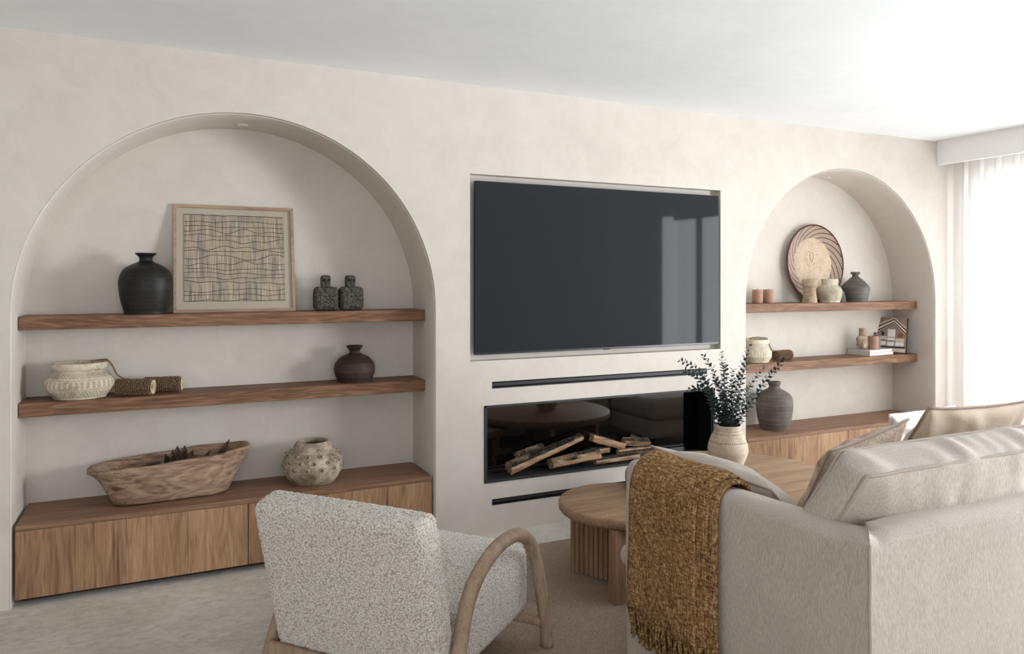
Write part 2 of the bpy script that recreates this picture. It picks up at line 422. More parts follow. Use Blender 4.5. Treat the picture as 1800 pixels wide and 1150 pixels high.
def cushion(w, h, t, seed=0, N=34, wr=.012, pw=2.6):
    """closed pillow in the local XZ plane (thickness along Y), pointed corners and soft creases"""
    bm = bmesh.new(); V = {}
    for s in (1, -1):
        for i in range(N + 1):
            for j in range(N + 1):
                u = 2 * i / N - 1; v = 2 * j / N - 1
                edge = i in (0, N) or j in (0, N)
                if edge and s < 0: V[(s, i, j)] = V[(1, i, j)]; continue
                pin = 1 - .06 * (1 - abs(u) ** 2) * abs(v) ** 3; pin2 = 1 - .06 * (1 - abs(v) ** 2) * abs(u) ** 3
                x = u * w / 2 * pin2; z = v * h / 2 * pin
                th = t / 2 * ((1 - abs(u) ** pw) * (1 - abs(v) ** pw)) ** .55
                th += wr * (noise.noise(Vector((u * 2.2 + seed, v * 2.2, seed * s))) + .5 * noise.noise(Vector((u * 5 + seed, v * 5, 3 * s + seed)))) * (0 if edge else 1)
                V[(s, i, j)] = bm.verts.new((x, s * max(th, 0 if edge else .002), z))
    for s in (1, -1):
        for i in range(N):
            for j in range(N):
                f = [V[(s, i, j)], V[(s, i + 1, j)], V[(s, i + 1, j + 1)], V[(s, i, j + 1)]]
                f = f if s < 0 else f[::-1]
                if len(set(f)) == 4:
                    try: bm.faces.new(f)
                    except ValueError: pass
    return bm
def edge_path(w, h, N=20):
    out = []
    for a in range(4):
        for k in range(N):
            u = 2 * k / N - 1
            u, v = [(u, -1), (1, u), (-u, 1), (-1, -u)][a]
            pin = 1 - .06 * (1 - abs(u) ** 2) * abs(v) ** 3; pin2 = 1 - .06 * (1 - abs(v) ** 2) * abs(u) ** 3
            out.append(Vector((u * w / 2 * pin2, 0, v * h / 2 * pin)))
    out.append(out[0].copy()); return out

# ---------------------------------------------------------------- room shell
ZC = 2.475; XL, XR = -3.2, 5.66; YB = -6.5; DEP = .366
ARCH = [(.368, .947), (4.4365, .9455)]; SPR = 1.247
def arch_pts(cx, R, off, n=56):
    R2 = R + off
    p = [(cx - R2, 0)] + [(cx - R2, SPR * k / 6) for k in range(1, 6)]
    p += [(cx - R2 * math.cos(PI * k / n), SPR + R2 * math.sin(PI * k / n)) for k in range(n + 1)]
    p += [(cx + R2, SPR * k / 6) for k in range(5, 0, -1)] + [(cx + R2, 0)]
    return p
def wall_front():
    bm = bmesh.new()
    def loop(pts, y=0, close=True):
        v = [bm.verts.new((x, y, z)) for x, z in pts]
        e = [bm.edges.new((a, b)) for a, b in zip(v, v[1:] + (v[:1] if close else []))]; return v, e
    edges = []; chains = []
    for cx, R in ARCH:
        v, e = loop(arch_pts(cx, R, .009), close=False); chains.append(v); edges += e
    c0 = [bm.verts.new((x, 0, z)) for x, z in ((XL, 0), (XR, 0), (XR, ZC), (XL, ZC))]
    for a, b in ((c0[0], chains[0][0]), (chains[0][-1], chains[1][0]), (chains[1][-1], c0[1]), (c0[1], c0[2]), (c0[2], c0[3]), (c0[3], c0[0])):
        edges.append(bm.edges.new((a, b)))
    holes = [((1.523, 3.273, .957, 1.986), .055), ((1.606, 3.226, .278, .708), .16), ((1.654, 3.163, .800, .838), .03), ((1.654, 3.163, .152, .186), .03)]
    hv = []
    for (a, b, c, d), dep in holes:
        v, e = loop([(a, c), (b, c), (b, d), (a, d)]); edges += e; hv.append((v, dep))
    bmesh.ops.triangle_fill(bm, use_beauty=True, use_dissolve=False, edges=edges)
    for f in bm.faces:
        f.smooth = False
        if f.normal.y > 0: f.normal_flip()
    front = set(bm.faces)
    for v, dep in hv:                                     # square recesses
        w = [bm.verts.new((p.co.x, dep, p.co.z)) for p in v]
        v2 = [bm.verts.new(p.co) for p in v]
        for i in range(4):
            j = (i + 1) % 4; bm.faces.new((v2[i], v2[j], w[j], w[i]))
        bm.faces.new([bm.verts.new(p.co) for p in w])
    for (cx, R), v in zip(ARCH, chains):                  # rounded arris, reveal, back of the alcove
        prev = v
        for off, y in ((.0026, .0026), (0, .009), (0, .12), (0, .24), (0, DEP)):
            ring = [bm.verts.new((x, y, z)) for x, z in arch_pts(cx, R, off)]
            for i in range(len(v) - 1):
                f = bm.faces.new((prev[i], prev[i + 1], ring[i + 1], ring[i])); f.smooth = True
            prev = ring
        bv = [bm.verts.new(p.co) for p in prev]
        cvert = [bm.verts.new((cx, DEP, SPR)), bm.verts.new((cx, DEP, 0))]
        for i in range(len(bv) - 1): bm.faces.new((bv[i], bv[i + 1], cvert[0]))
        bm.faces.new((bv[0], cvert[0], cvert[1])); bm.faces.new((cvert[1], cvert[0], bv[-1]))
    me = bpy.data.meshes.new('wall_front'); bm.to_mesh(me); bm.free()
    return link('wall_front', me, 'plaster', smooth=False)
struct(wall_front())
def quad(name, pts, mat):
    bm = bmesh.new(); bm.faces.new([bm.verts.new(p) for p in pts])
    me = bpy.data.meshes.new(name); bm.to_mesh(me); bm.free(); return struct(link(name, me, mat, smooth=False))
struct(bx('floor', (XL, YB, -.05), (XR + .3, .5, 0), 'floor', bev=0))
struct(bx('ceiling', (XL, YB, ZC), (XR + .3, .5, ZC + .1), 'ceiling', bev=0))
struct(bx('wall_left', (XL - .1, YB, 0), (XL, 0, ZC), 'plaster', bev=0))
def holed_wall(name, axis, pos, thick, span, holes, mat):
    """wall across X (axis 'X') or Y with rectangular openings, as boxes joined in one mesh"""
    bm = bmesh.new(); a0, a1 = span; cuts = sorted(holes)
    def B(p, q, z0, z1):
        if q - p < 1e-4 or z1 - z0 < 1e-4: return
        if axis == 'X': box(bm, (pos, p, z0), (pos + thick, q, z1))
        else: box(bm, (p, pos, z0), (q, pos + thick, z1))
    x = a0
    for (p, q, z0, z1) in cuts:
        B(x, p, 0, ZC); B(p, q, 0, z0); B(p, q, z1, ZC); x = q
    B(x, a1, 0, ZC)
    return struct(obj(name, bm, mat, None, False))
W1 = (-2.35, -.16, .02, 2.17); W2 = (-3.95, -2.62, .02, 2.2)
holed_wall('wall_right', 'X', XR, .22, (YB, .02), [W1, W2], 'white')
W_FILL = (-2.2, 1.5, .5, 2.25)  # unseen opening added in the back wall to let fill light in
holed_wall('wall_back', 'Y', YB - .2, .2, (XL, XR + .22), [W_FILL], 'plaster')
def window(name, axis, pos, w, mull, mat):
    a0, a1, z0, z1 = w; bm = bmesh.new(); f = .05
    def B(p, q, c, d):
        if axis == 'X': box(bm, (pos, p, c), (pos + .06, q, d), .004)
        else: box(bm, (p, pos, c), (q, pos + .06, d), .004)
    B(a0, a1, z0, z0 + f); B(a0, a1, z1 - f, z1); B(a0, a0 + f, z0, z1); B(a1 - f, a1, z0, z1)
    for m in mull: B(a0 + (a1 - a0) * m - f / 2, a0 + (a1 - a0) * m + f / 2, z0, z1)
    o = struct(obj(name, bm, mat, None, False))
    bm = bmesh.new()
    if axis == 'X': box(bm, (pos + .025, a0 + f, z0 + f), (pos + .031, a1 - f, z1 - f))
    else: box(bm, (a0 + f, pos + .025, z0 + f), (a1 - f, pos + .031, z1 - f))
    obj('pane', bm, 'glass', o, False)
window('window_1', 'X', XR + .1, W1, (.5,), 'white')
window('window_2', 'X', XR + .1, W2, (.5,), 'anthracite')
window('added_fill_window', 'Y', YB - .12, W_FILL, (.33, .67), 'anthracite')  # frame for the added fill opening behind the camera
struct(bx('column', (4.95, -4.55, 0), (XR, -4.02, ZC), 'plaster', bev=.004))
struct(bx('exterior_terrace', (XR + .25, -9, -.12), (16, 3, -.06), 'floor', bev=0))
# curtain pelmet along the window wall
struct(bx('trim_1', (5.408, -4.0, 2.293), (5.435, -.001, ZC), 'pelmet', bev=0))

# curtain: gathered sheer, hung from a track behind the pelmet
def curtain(name, x0, y0, y1, z0, z1, n, amp, lam, mat, seed=0):
    bm = bmesh.new(); rows = 26; V = []
    for j in range(rows + 1):
        t = j / rows; z = z1 + (z0 - z1) * t; R = []
        for i in range(n + 1):
            y = y0 + (y1 - y0) * i / n; ph = 2 * PI * y / lam + 1.2 * noise.noise(Vector((y * 3, t * .8, seed)))
            a = amp * (.75 + .5 * noise.noise(Vector((y * 2.1, t * 1.5, seed + 5)))) * (.75 + .45 * t)
            R.append(bm.verts.new((x0 + a * math.sin(ph) + .3 * a * math.sin(2 * ph + seed), y + .012 * math.sin(ph * 2), z)))
        V.append(R)
    for A, B in zip(V, V[1:]):
        for i in range(n): bm.faces.new((A[i], A[i + 1], B[i + 1], B[i]))
    return obj(name, bm, mat)
tag(curtain('sheer_curtain', 5.56, -.03, -2.45, .012, 2.43, 420, .03, .125, 'sheer', 1), 'sheer white gathered curtain hanging from pelmet at bright window', 'curtain')

# ---------------------------------------------------------------- alcove joinery
def shelf(label, x0, x1, z0, z1):
    bm = bmesh.new(); box(bm, (x0 + .002, .146, z0), (x1 - .002, DEP - .002, z1), .003, 2)
    return tag(obj('floating_shelf', bm, 'shelfwood', None, False), label, 'shelf', 'oak floating shelves in the arched alcoves')
L0, L1, R0, R1 = -.579, 1.315, 3.491, 5.382
shelf('upper floating oak shelf in the large left alcove, under the framed weaving', L0, L1, 1.178, 1.239)
shelf('lower floating oak shelf in the left alcove, under the cream carved pot', L0, L1, .789, .852)
shelf('upper floating oak shelf in the right alcove, under the round basket', R0, R1, 1.178, 1.239)
shelf('lower floating oak shelf in the right alcove, under the leaning house book', R0, R1, .762, .825)
def cabinet(x0, x1, label):
    cx = (x0 + x1) / 2; t = thing('low_cabinet', label, 'cabinet', (cx, .18, 0), 0, 'oak base cabinets in the alcoves')
    h = (x1 - x0) / 2 - .012
    bx('carcass', (-h, -.157, .036), (h, .184, .326), 'topwood', t, 0)
    bx('cabinet_top', (-h, -.178, .327), (h, .184, .351), 'topwood', t, .0015)
    for a, b in ((-h, .004), (.008, h)):
        bx('door', (a, -.178, .034), (b, -.159, .3255), 'frontwood', t, .001)
    bx('plinth', (-h + .01, -.098, .0), (h - .01, .184, .035), 'plinth', t, 0)
    return t
cabinet(L0, L1, 'long low oak cabinet filling the base of the left alcove')
cabinet(R0, R1, 'long low oak cabinet filling the base of the right alcove')
for (x, y, lab) in ((.37, .235, 'small round white downlight in the left arch soffit'), (4.55, .285, 'small round white downlight in the right arch soffit')):
    cx, R = ARCH[0] if x < 2 else ARCH[1]
    z = SPR + math.sqrt(R * R - (x - cx) ** 2)
    t = thing('recessed_downlight', lab, 'downlight', (x, y, z - .001), 0, 'alcove downlights')
    t.rotation_euler = (0, math.asin((x - cx) / R), 0)
    obj('trim_ring', lathe([(.014, -.001), (.021, -.004), (.027, -.003), (.028, .0)], 32), 'white', t)
    obj('lamp', lathe([(0, -.0008), (.014, -.0012)], 24), 'steel', t)

# ---------------------------------------------------------------- television, fireplace, vents
t = thing('television', 'large black flat-screen television set into the plaster wall niche', 'television', (2.398, .0, .992))
bx('back_housing', (-.80, .0125, .03), (.80, .0535, .93), 'black', t, .004)
bx('bezel', (-.849, -.012, 0), (.849, .012, .956), 'tvbezel', t, .002)
bx('screen', (-.846, -.0128, .011), (.846, -.0118, .953), 'tvscreen', t, 0)
bx('sensor_tab', (-.02, -.0135, -.004), (.02, -.003, .003), 'black', t, .001)
t = thing('electric_fireplace', 'wide built-in black fireplace with mirrored back under the television', 'fireplace', (2.416, 0, .279))
bm = bmesh.new(); W = .809; HH = .428
box(bm, (-W, -.006, 0), (-W + .016, .14, HH), .002); box(bm, (W - .016, -.006, 0), (W, .14, HH), .002)
box(bm, (-W, -.006, HH - .012), (W, .14, HH), .002); box(bm, (-W, -.006, 0), (W, .02, .012), .002)
obj('frame', bm, 'firemetal', t, False)
bx('ember_bed', (-W + .0165, .0205, .0005), (W - .0165, .139, .007), 'firemetal', t, 0)
bx('side_panel', (W - .03, .0, .008), (W - .0165, .139, HH - .0125), 'fireblack', t, 0)
bx('mirror_back', (-W + .0165, .1395, .0075), (W - .0165, .143, HH - .0125), 'backglass', t, 0)
def log(name, a, b, r0, r1, seed, label, rnd=True):
    a, b = Vector(a), Vector(b); bm = bmesh.new(); d = b - a; n = 14; seg = 12; rings = []
    x = d.normalized(); up = Vector((0, 0, 1)); y = up.cross(x).normalized(); z = x.cross(y)
    rs = random.Random(seed); sh = [rs.uniform(.8, 1.05) if k % 3 else 1.15 for k in range(seg)]
    for i in range(n + 1):
        t_ = i / n; r = r0 + (r1 - r0) * t_; p = d * t_; R = []
        for k in range(seg):
            an = 2 * PI * k / seg + .4 * seed
            q = r * sh[k] * (1 + .13 * noise.noise(Vector((t_ * 5, math.cos(an) * 1.5, math.sin(an) * 1.5 + seed))))
            R.append(bm.verts.new(p + (y * math.cos(an) + z * math.sin(an) * .85) * q))
        rings.append(R)
    for A, B in zip(rings, rings[1:]):
        for k in range(seg): bm.faces.new((A[k], A[(k + 1) % seg], B[(k + 1) % seg], B[k]))
    bm.faces.new(rings[0]); bm.faces.new(rings[-1][::-1])
    o = obj(name, bm, 'log', None, False, a)
    return tag(o, label, 'log', 'ceramic logs in the fireplace')
LG = [((1.775, .045, .333), (2.28, .085, .462), .038, .023, 'longest split log rising diagonally at the left of the fireplace'),
      ((1.86, .105, .372), (2.03, .105, .418), .040, .030, 'short stubby log behind the raised end of the longest log'),
      ((2.05, .055, .331), (2.37, .055, .362), .038, .046, 'thick charred log lying beneath the diagonal log'),
      ((2.36, .105, .446), (2.585, .10, .372), .030, .030, 'log sloping down to the right at the middle of the fireplace'),
      ((2.585, .095, .404), (2.77, .095, .378), .026, .032, 'rounded log on top of the right-hand heap'),
      ((2.53, .075, .345), (2.80, .075, .345), .021, .024, 'thin straight log under the rounded log at the right'),
      ((2.345, .04, .312), (2.66, .04, .321), .022, .024, 'pale flat log along the front edge of the fire bed'),
      ((2.40, .115, .358), (2.49, .115, .36), .022, .022, 'small dark log stub tucked in the middle of the heap'),
      ((2.66, .118, .420), (2.715, .112, .395), .015, .019, 'tiny log knob sticking up behind the rounded log')]
for k, (a, b, r0, r1, lab) in enumerate(LG): log('fire_log', a, b, r0, r1, k + 3, lab)
for z0, z1, lab in ((.801, .837, 'long narrow black air vent between television and fireplace'), (.153, .185, 'long narrow black air vent near the floor below the fireplace')):
    t = thing('air_vent', lab, 'vent', (2.4085, 0, z0), 0, 'black linear vents'); h = z1 - z0
    bx('vent_channel', (-.753, .02, .001), (.753, .028, h - .001), 'fireblack', t, 0)
    bx('vent_frame', (-.753, -.002, .001), (.753, .0195, .006), 'black', t, 0)
    bx('vent_blade', (-.752, .004, .012), (.752, .012, h - .006), 'firemetal', t, 0)

# ---------------------------------------------------------------- carved pattern materials (incised bands)
def mat_carved(name, cols, bands, freq=34, bc=None, bf=.5):
    """bands: list of (z0, z1, kind) kind: 'd' diagonal hatch, 'v' vertical flutes, 'x' lattice, 'l' line, 'z' zigzag, 'o' dotted"""
    m = mat_ceramic(name, *cols, 14, .85, .3)
    x = object.__new__(NT); x.m = m; x.t = m.node_tree; x.n = x.t.nodes; x.b = x.n['Principled BSDF']
    x.co = x.n.new('ShaderNodeTexCoord').outputs['Object']
    o = x.xyz(); a = x.math('DIVIDE', x.math('ARCTAN2', o[1], o[0]), 2 * PI); tot = None
    def sn(v): return x.math('MULTIPLY_ADD', x.math('SINE', x.math('MULTIPLY', v, 2 * PI)), .5, .5)
    for z0, z1, k in bands:
        inside = x.math('MULTIPLY', x.math('GREATER_THAN', o[2], z0), x.math('LESS_THAN', o[2], z1)); h = z1 - z0
        t = x.math('DIVIDE', x.math('SUBTRACT', o[2], z0), h)
        if k == 'd': v = sn(x.math('MULTIPLY_ADD', t, 2.2, x.math('MULTIPLY', a, freq * 1.4)))
        elif k == 'v': v = sn(x.math('MULTIPLY', a, freq))
        elif k == 'x': v = x.math('MAXIMUM', sn(x.math('MULTIPLY_ADD', t, 3., x.math('MULTIPLY', a, freq))), sn(x.math('MULTIPLY_ADD', t, -3., x.math('MULTIPLY', a, freq))))
        elif k == 'z': v = sn(x.math('MULTIPLY_ADD', x.math('ABSOLUTE', x.math('SUBTRACT', x.math('FRACT', x.math('MULTIPLY', a, freq * .5)), .5)), 3.2, x.math('MULTIPLY', t, 1.5)))
        elif k == 'o': v = x.math('MULTIPLY', sn(x.math('MULTIPLY', a, freq * 1.5)), sn(x.math('ADD', t, -.25)))
        else: v = x.math('ADD', .85, 0.)
        v = x.math('MULTIPLY', x.ramp(v, [(.45, 0.), (.7, 1.)]), inside)
        tot = v if tot is None else x.math('MAXIMUM', tot, v)
    c0 = x.b.inputs['Base Color'].links[0].from_socket
    x.base(x.mix(x.math('MULTIPLY', tot, bf), c0, bc or cols[0])); x.bump(x.math('SUBTRACT', 1., tot), .6, .006); return m
CR = ('8C7E68', 'CBBFAA', 'DDD3C2')
MT['carved'] = mat_carved('carved_cream_clay', CR, [(.100, .122, 'd'), (.090, .093, 'l'), (.055, .086, 'v'), (.048, .051, 'l'), (.012, .042, 'z')])
MT['carved2'] = mat_carved('carved_pale_clay', ('9A8E76', 'CFC6B2', 'DFD7C6'), [(.096, .118, 'd'), (.086, .089, 'l'), (.055, .082, 'v'), (.015, .045, 'z')])
MT['vaseband'] = mat_carved('buff_clay_with_incised_bands', ('AE9B87', 'CBBBA8', 'DCCFBF'), [(.203, .214, 'o'), (.189, .199, 'o'), (.146, .159, 'o')], 40, '3A2E26', .9)
MT['lattice'] = mat_carved('lattice_woven_reed', ('857A66', 'C3BAA6', 'D6CEBC'), [(.012, .082, 'x'), (.09, .118, 'd'), (.083, .087, 'l')], 44)
MT['reedneck'] = MT['wovenpot']

def pot(name, label, cat, loc, pts, mat, sx=1, sy=1, fn=None, group=None, seg=72, n=6, rz=0):
    o = obj(name, lathe(prof(pts, n), seg, sx, sy, fn), mat); o.location = loc; o.rotation_euler = (0, 0, rz)
    return tag(o, label, cat, group)
e = .0006
pot('vase', 'tall matt black bottle vase left of the framed weaving', 'vase', (-.071, .238, 1.239 + e),
    [(0, 0), (.088, 0), (.096, .012), (.112, .075), (.1195, .135), (.117, .172), (.10, .212), (.066, .236), (.036, .25), (.029, .262), (.033, .276), (.045, .287), (.047, .293), (.04, .291), (.026, .272), (0, .25)], 'blackclay')
pot('bottle_vase', 'squat dark brown bottle vase on the lower left shelf', 'vase', (.947, .25, .852 + e),
    [(0, 0), (.082, 0), (.09, .006), (.105, .04), (.11, .07), (.10, .105), (.07, .135), (.036, .15), (.028, .158), (.031, .172), (.043, .188), (.0435, .194), (.036, .19), (.022, .165), (0, .14)], 'brownclay')
pot('carved_pot', 'wide cream carved clay pot with a cord over its rim, on the lower left shelf', 'pot', (-.346, .234, .852 + e),
    [(0, 0), (.096, 0), (.112, .01), (.139, .045), (.146, .068), (.136, .094), (.112, .12), (.103, .129), (.112, .135), (.117, .147), (.115, .162), (.108, .166), (.099, .158), (.094, .135), (.06, .11), (0, .1)], 'carved', 1, .86)
# knobbed pot
def knobfn(p, a, r, z):
    if .012 < z < .085: 
        w = math.sin(13 * a + z * 75); k = math.sin(PI * (z - .012) / .073); s = 1 + .035 * k * max(0, w); p.x *= s; p.y *= s
    return p
kp = pot('knobbed_pot', 'round mud-washed clay pot covered in small knobs, on the left cabinet', 'pot', (.714, .19, .351 + e),
    [(0, 0), (.098, 0), (.116, .008), (.142, .055), (.148, .092), (.139, .130), (.122, .154), (.105, .165), (.099, .170), (.097, .186), (.088, .204), (.076, .211), (.072, .19), (.1, .15), (.1, .06), (0, .03)], 'mudpot', fn=knobfn, seg=104)
bm = bmesh.new(); bmesh.ops.create_icosphere(bm, subdivisions=3, radius=.0125); k0 = obj('knob', bm, 'mudpot', kp); k1 = None
bm = bmesh.new(); bmesh.ops.create_icosphere(bm, subdivisions=2, radius=.0062, matrix=Matrix.Translation((.0088, 0, 0))); tip0 = obj('knob_tip', bm, 'knobtip', k0); first = True
for row, (z, r, off) in enumerate(((.147, .1265, 0), (.119, .1405, .5), (.088, .1450, .0))):
    for k in range(13):
        a = 2 * PI * (k + off) / 13
        if first: o, tp = k0, tip0
        else:
            o = k0.copy(); C.objects.link(o); o.parent = kp; tp = tip0.copy(); C.objects.link(tp); tp.parent = o
        first = False; o.location = (r * math.cos(a), r * math.sin(a), z); o.rotation_euler = (0, -.5 if row == 0 else (-.2 if row == 1 else 0), a)
# framed weaving
AW, AH = .588, .556
art = thing('framed_weaving', 'square framed straw weaving with wavy dark threads leaning in the left arch', 'artwork', (.343, .258, 1.239 + e))
art.rotation_euler = (-.165, 0, 0)
bm = bmesh.new(); fw, fd = .016, .022; h = AW / 2
for lo, hi in (((-h, 0, 0), (h, fd, fw)), ((-h, 0, AH - fw), (h, fd, AH)), ((-h, 0, fw), (-h + fw, fd, AH - fw)), ((h - fw, 0, fw), (h, fd, AH - fw))): box(bm, lo, hi, .0015)
obj('frame', bm, 'artframe', art, False)
bx('mount', (-h + fw, .010, fw), (h - fw, .018, AH - fw), 'mat', art, 0)
pw, pz0, pz1 = .243, .056, .508
bx('straw_panel', (-pw, .006, pz0), (pw, .0098, pz1), 'straw', art, .001)
bm = bmesh.new(); rs = random.Random(4)
for k in range(17):
    z = pz0 + .008 + (pz1 - pz0 - .016) * k / 16 + rs.uniform(-.008, .008); pts = []
    am = rs.uniform(.005, .013)
    for i in range(25):
        x = -pw + 2 * pw * i / 24; pts.append((x, .0055, min(pz1 - .003, max(pz0 + .003, z + am * 2.2 * noise.noise(Vector((x * 11, k * 3.7, 0)))))))
    tube(bm, spline(pts, 3), .0012, 5)
obj('threads', bm, 'thread', art)
# stone figures
def figure(label, x, y, hs, mat, seed):
    t = thing('stone_figure', label, 'figurine', (x, y, 1.239 + e), random.Random(seed).uniform(-.1, .1), 'pair of speckled stone figures')
    def rough(p, q): return p * (1 + .03 * noise.noise(p * 30 + Vector((seed, 0, 0))))
    bm = rbox((.128, .075, .125), .022, .006, rough); bmesh.ops.translate(bm, vec=(0, 0, .0645), verts=bm.verts); obj('body', bm, 'stone', t)
    bm = rbox((.052, .048, .066), .014, .005, rough); bmesh.ops.translate(bm, vec=(hs, 0, .156), verts=bm.verts); hd = obj('head', bm, mat, t)
    for s in (-1, 1):
        bm = bmesh.new(); bmesh.ops.create_uvsphere(bm, u_segments=12, v_segments=8, radius=.0055, matrix=Matrix.Translation((hs + s * .0125, -.0225, .163)) @ Matrix.Diagonal((1, .5, 1.3, 1))); obj('eye', bm, 'dark', hd)
    bm = rbox((.008, .01, .03), .003, .004); bmesh.ops.translate(bm, vec=(hs, -.025, .155), verts=bm.verts); obj('nose', bm, mat, hd)
MT['stonehead'] = mat_ceramic('dark_lava_stone', '2A2826', '4A4743', '6E6961', 40, .9, .4)
figure('left speckled dark stone figure with round eyes, next to the framed weaving', .791, .25, 0, 'stonehead', 1)
figure('right speckled dark stone figure, further from the framed weaving', .926, .25, -.004, 'stonehead', 2)
# seed-head rolls
def roll(name, label, a, b, r, seed, group, cord=None):
    a, b = Vector(a), Vector(b); d = (b - a); L = d.length; x = d.normalized(); y = Vector((0, 0, 1)).cross(x).normalized(); z = x.cross(y)
    rs = random.Random(seed); bm = bmesh.new()
    t = thing(name, label, 'seed bundle', a, 0, group)
    tube(bm, [x * L * k / 6 for k in range(7)], r * .86, 20); obj('core', bm, 'seed', t)
    bm = bmesh.new(); na = int(2 * PI * r / .0098); nl = int(L / .0090)
    for i in range(nl + 1):
        for k in range(na):
            an = 2 * PI * (k + .5 * (i % 2)) / na; p = x * (L * i / nl) + (y * math.cos(an) + z * math.sin(an)) * r * rs.uniform(.9, .98)
            n_ = (y * math.cos(an) + z * math.sin(an)); M = Matrix.Translation(p) @ n_.to_track_quat('Z', 'Y').to_matrix().to_4x4() @ Matrix.Diagonal((1, 1, 1.7, 1))
            bmesh.ops.create_icosphere(bm, subdivisions=1, radius=.0046, matrix=M)
    o = obj('seed_heads', bm, 'seed', t); o['kind'] = 'stuff'
    bm = bmesh.new()
    for k in range(18):
        an = 2 * PI * k / 18; n_ = y * math.cos(an) + z * math.sin(an)
        tube(bm, [x * L + n_ * r * .35, x * (L + .009) + n_ * r * .65, x * (L + .011) + n_ * r * .95], .0042, 5, rf=lambda q: 1 - .3 * q)
    obj('end_tuft', bm, 'seedpale', t)
    if cord:
        bm = bmesh.new(); C0 = [Vector(c) - a for c in cord]
        P = spline(C0, 10)
        for s in (0, PI):
            Q = []
            for i, p in enumerate(P):
                tt = (P[min(i + 1, len(P) - 1)] - P[max(i - 1, 0)]).normalized(); u = tt.orthogonal().normalized(); v = tt.cross(u); w = i * 1.1 + s
                Q.append(p + (u * math.cos(w) + v * math.sin(w)) * .0022)
            tube(bm, Q, .0026, 6)
        obj('cord', bm, 'rope', t)
roll('seed_bundle', 'front roll of dried seed heads with twisted cord looped onto the cream carved pot', (-.190, .232, .891), (-.048, .180, .891), .036, 1, 'seed rolls on the lower left shelf',
     [(-.30, .225, 1.0215), (-.262, .222, 1.027), (-.235, .216, 1.026), (-.213, .21, 1.0), (-.196, .205, .962), (-.17, .202, .938), (-.13, .20, .929)])
roll('seed_bundle', 'rear roll of dried seed heads at the right of the corded roll', (-.075, .285, .889), (.078, .262, .889), .034, 2, 'seed rolls on the lower left shelf')
# dough bowl
def dough_bowl():
    bm = bmesh.new(); seg = 96
    def ring(a, b, z0, pw_, zt=0, off=0):
        R = []
        for i in range(seg):
            t_ = 2 * PI * i / seg; c, s = math.cos(t_), math.sin(t_)
            x = a * math.copysign(abs(c) ** (2 / pw_), c); y = b * math.copysign(abs(s) ** (2 / pw_), s)
            p = Vector((x + off, y, z0 + zt * (x / .36) + .008 * noise.noise(Vector((x * 9, y * 9, z0 * 6)))))
            p.x += .004 * noise.noise(p * 25); p.y += .003 * noise.noise(p * 22 + Vector((3, 3, 3)))
            R.append(bm.verts.new(p))
        return R
    spec = [(.235, .085, .004, 4), (.255, .098, .012, 4), (.285, .112, .07, 3.6), (.318, .124, .13, 3.3), (.345, .133, .172, 3.0, .018), (.362, .138, .186, 2.8, .022), (.36, .137, .196, 2.8, .022),
            (.335, .123, .196, 2.8, .02), (.31, .112, .185, 2.8, .018), (.285, .102, .13, 3), (.255, .088, .06, 3), (.23, .07, .028, 3)]
    Rs = [ring(*s) for s in spec]
    for A, B in zip(Rs, Rs[1:]):
        for i in range(seg): bm.faces.new((A[i], A[(i + 1) % seg], B[(i + 1) % seg], B[i]))
    bm.faces.new(Rs[0][::-1]); bm.faces.new(Rs[-1])
    return bm
db = obj('dough_bowl', dough_bowl(), 'doughwood'); db.location = (.045, .205, .351); db.rotation_euler = (0, 0, .10)
tag(db, 'long weathered wooden dough bowl on the left cabinet', 'bowl')
def petal(bm, base, tip, w, bend=.0):
    base, tip = Vector(base), Vector(tip); d = tip - base; s = d.cross(Vector((0, -1, .2))).normalized(); n = d.normalized().cross(s); N = 8; g = []
    for i in range(N + 1):
        t_ = i / N; ww = w * math.sin(PI * min(1, .12 + .88 * t_)) ** .8 * (1 - .1 * t_); p = base + d * t_ + n * bend * math.sin(PI * t_)
        g.append([bm.verts.new(p + s * ww * k + n * (.35 * ww * (1 - k * k)) + n * o_) for o_ in (0, .003) for k in (-1, -.5, 0, .5, 1)])
    for A, B in zip(g, g[1:]):
        for k in range(4):
            bm.faces.new((A[k], A[k + 1], B[k + 1], B[k])); bm.faces.new((A[k + 5], B[k + 5], B[k + 6], A[k + 6]))
        bm.faces.new((A[0], B[0], B[5], A[5])); bm.faces.new((A[4], A[9], B[9], B[4]))
def podcluster(label, loc, petals):
    t = thing('dried_pod', label, 'dried pod', loc, 0, 'dried pods in the dough bowl')
    for b_, tp, w in petals:
        bm = bmesh.new(); petal(bm, b_, tp, w * 1.3, .010); obj('petal', bm, 'pod', t)
podcluster('large brown dried pod with many upright petals in the dough bowl', (.075, .225, .392),
           [((-.01, 0, .0), (-.062, -.005, .165), .022), ((-.005, -.012, 0), (-.03, -.02, .185), .024), ((0, .01, 0), (-.008, .006, .198), .022), ((.006, -.016, 0), (.002, -.03, .165), .026), ((.01, .006, 0), (.026, .0, .198), .022), ((.016, -.006, 0), (.062, -.012, .175), .022)])
podcluster('small flat brown pod lying left of the upright pod in the dough bowl', (-.01, .215, .448), [((.03, 0, 0), (-.06, -.012, .075), .03), ((.03, -.01, -.005), (-.048, -.03, .05), .026)])
podcluster('slim pale pod stalk leaning right of the upright pod in the dough bowl', (.16, .222, .43), [((-.03, 0, 0), (.06, .0, .125), .011), ((-.035, .01, 0), (.02, .01, .10), .01)])
podcluster('curved dark pod tip near the right end of the dough bowl', (.255, .225, .45), [((-.03, 0, 0), (.055, .012, .15), .014), ((-.05, 0, .02), (.04, 0, .085), .014)])

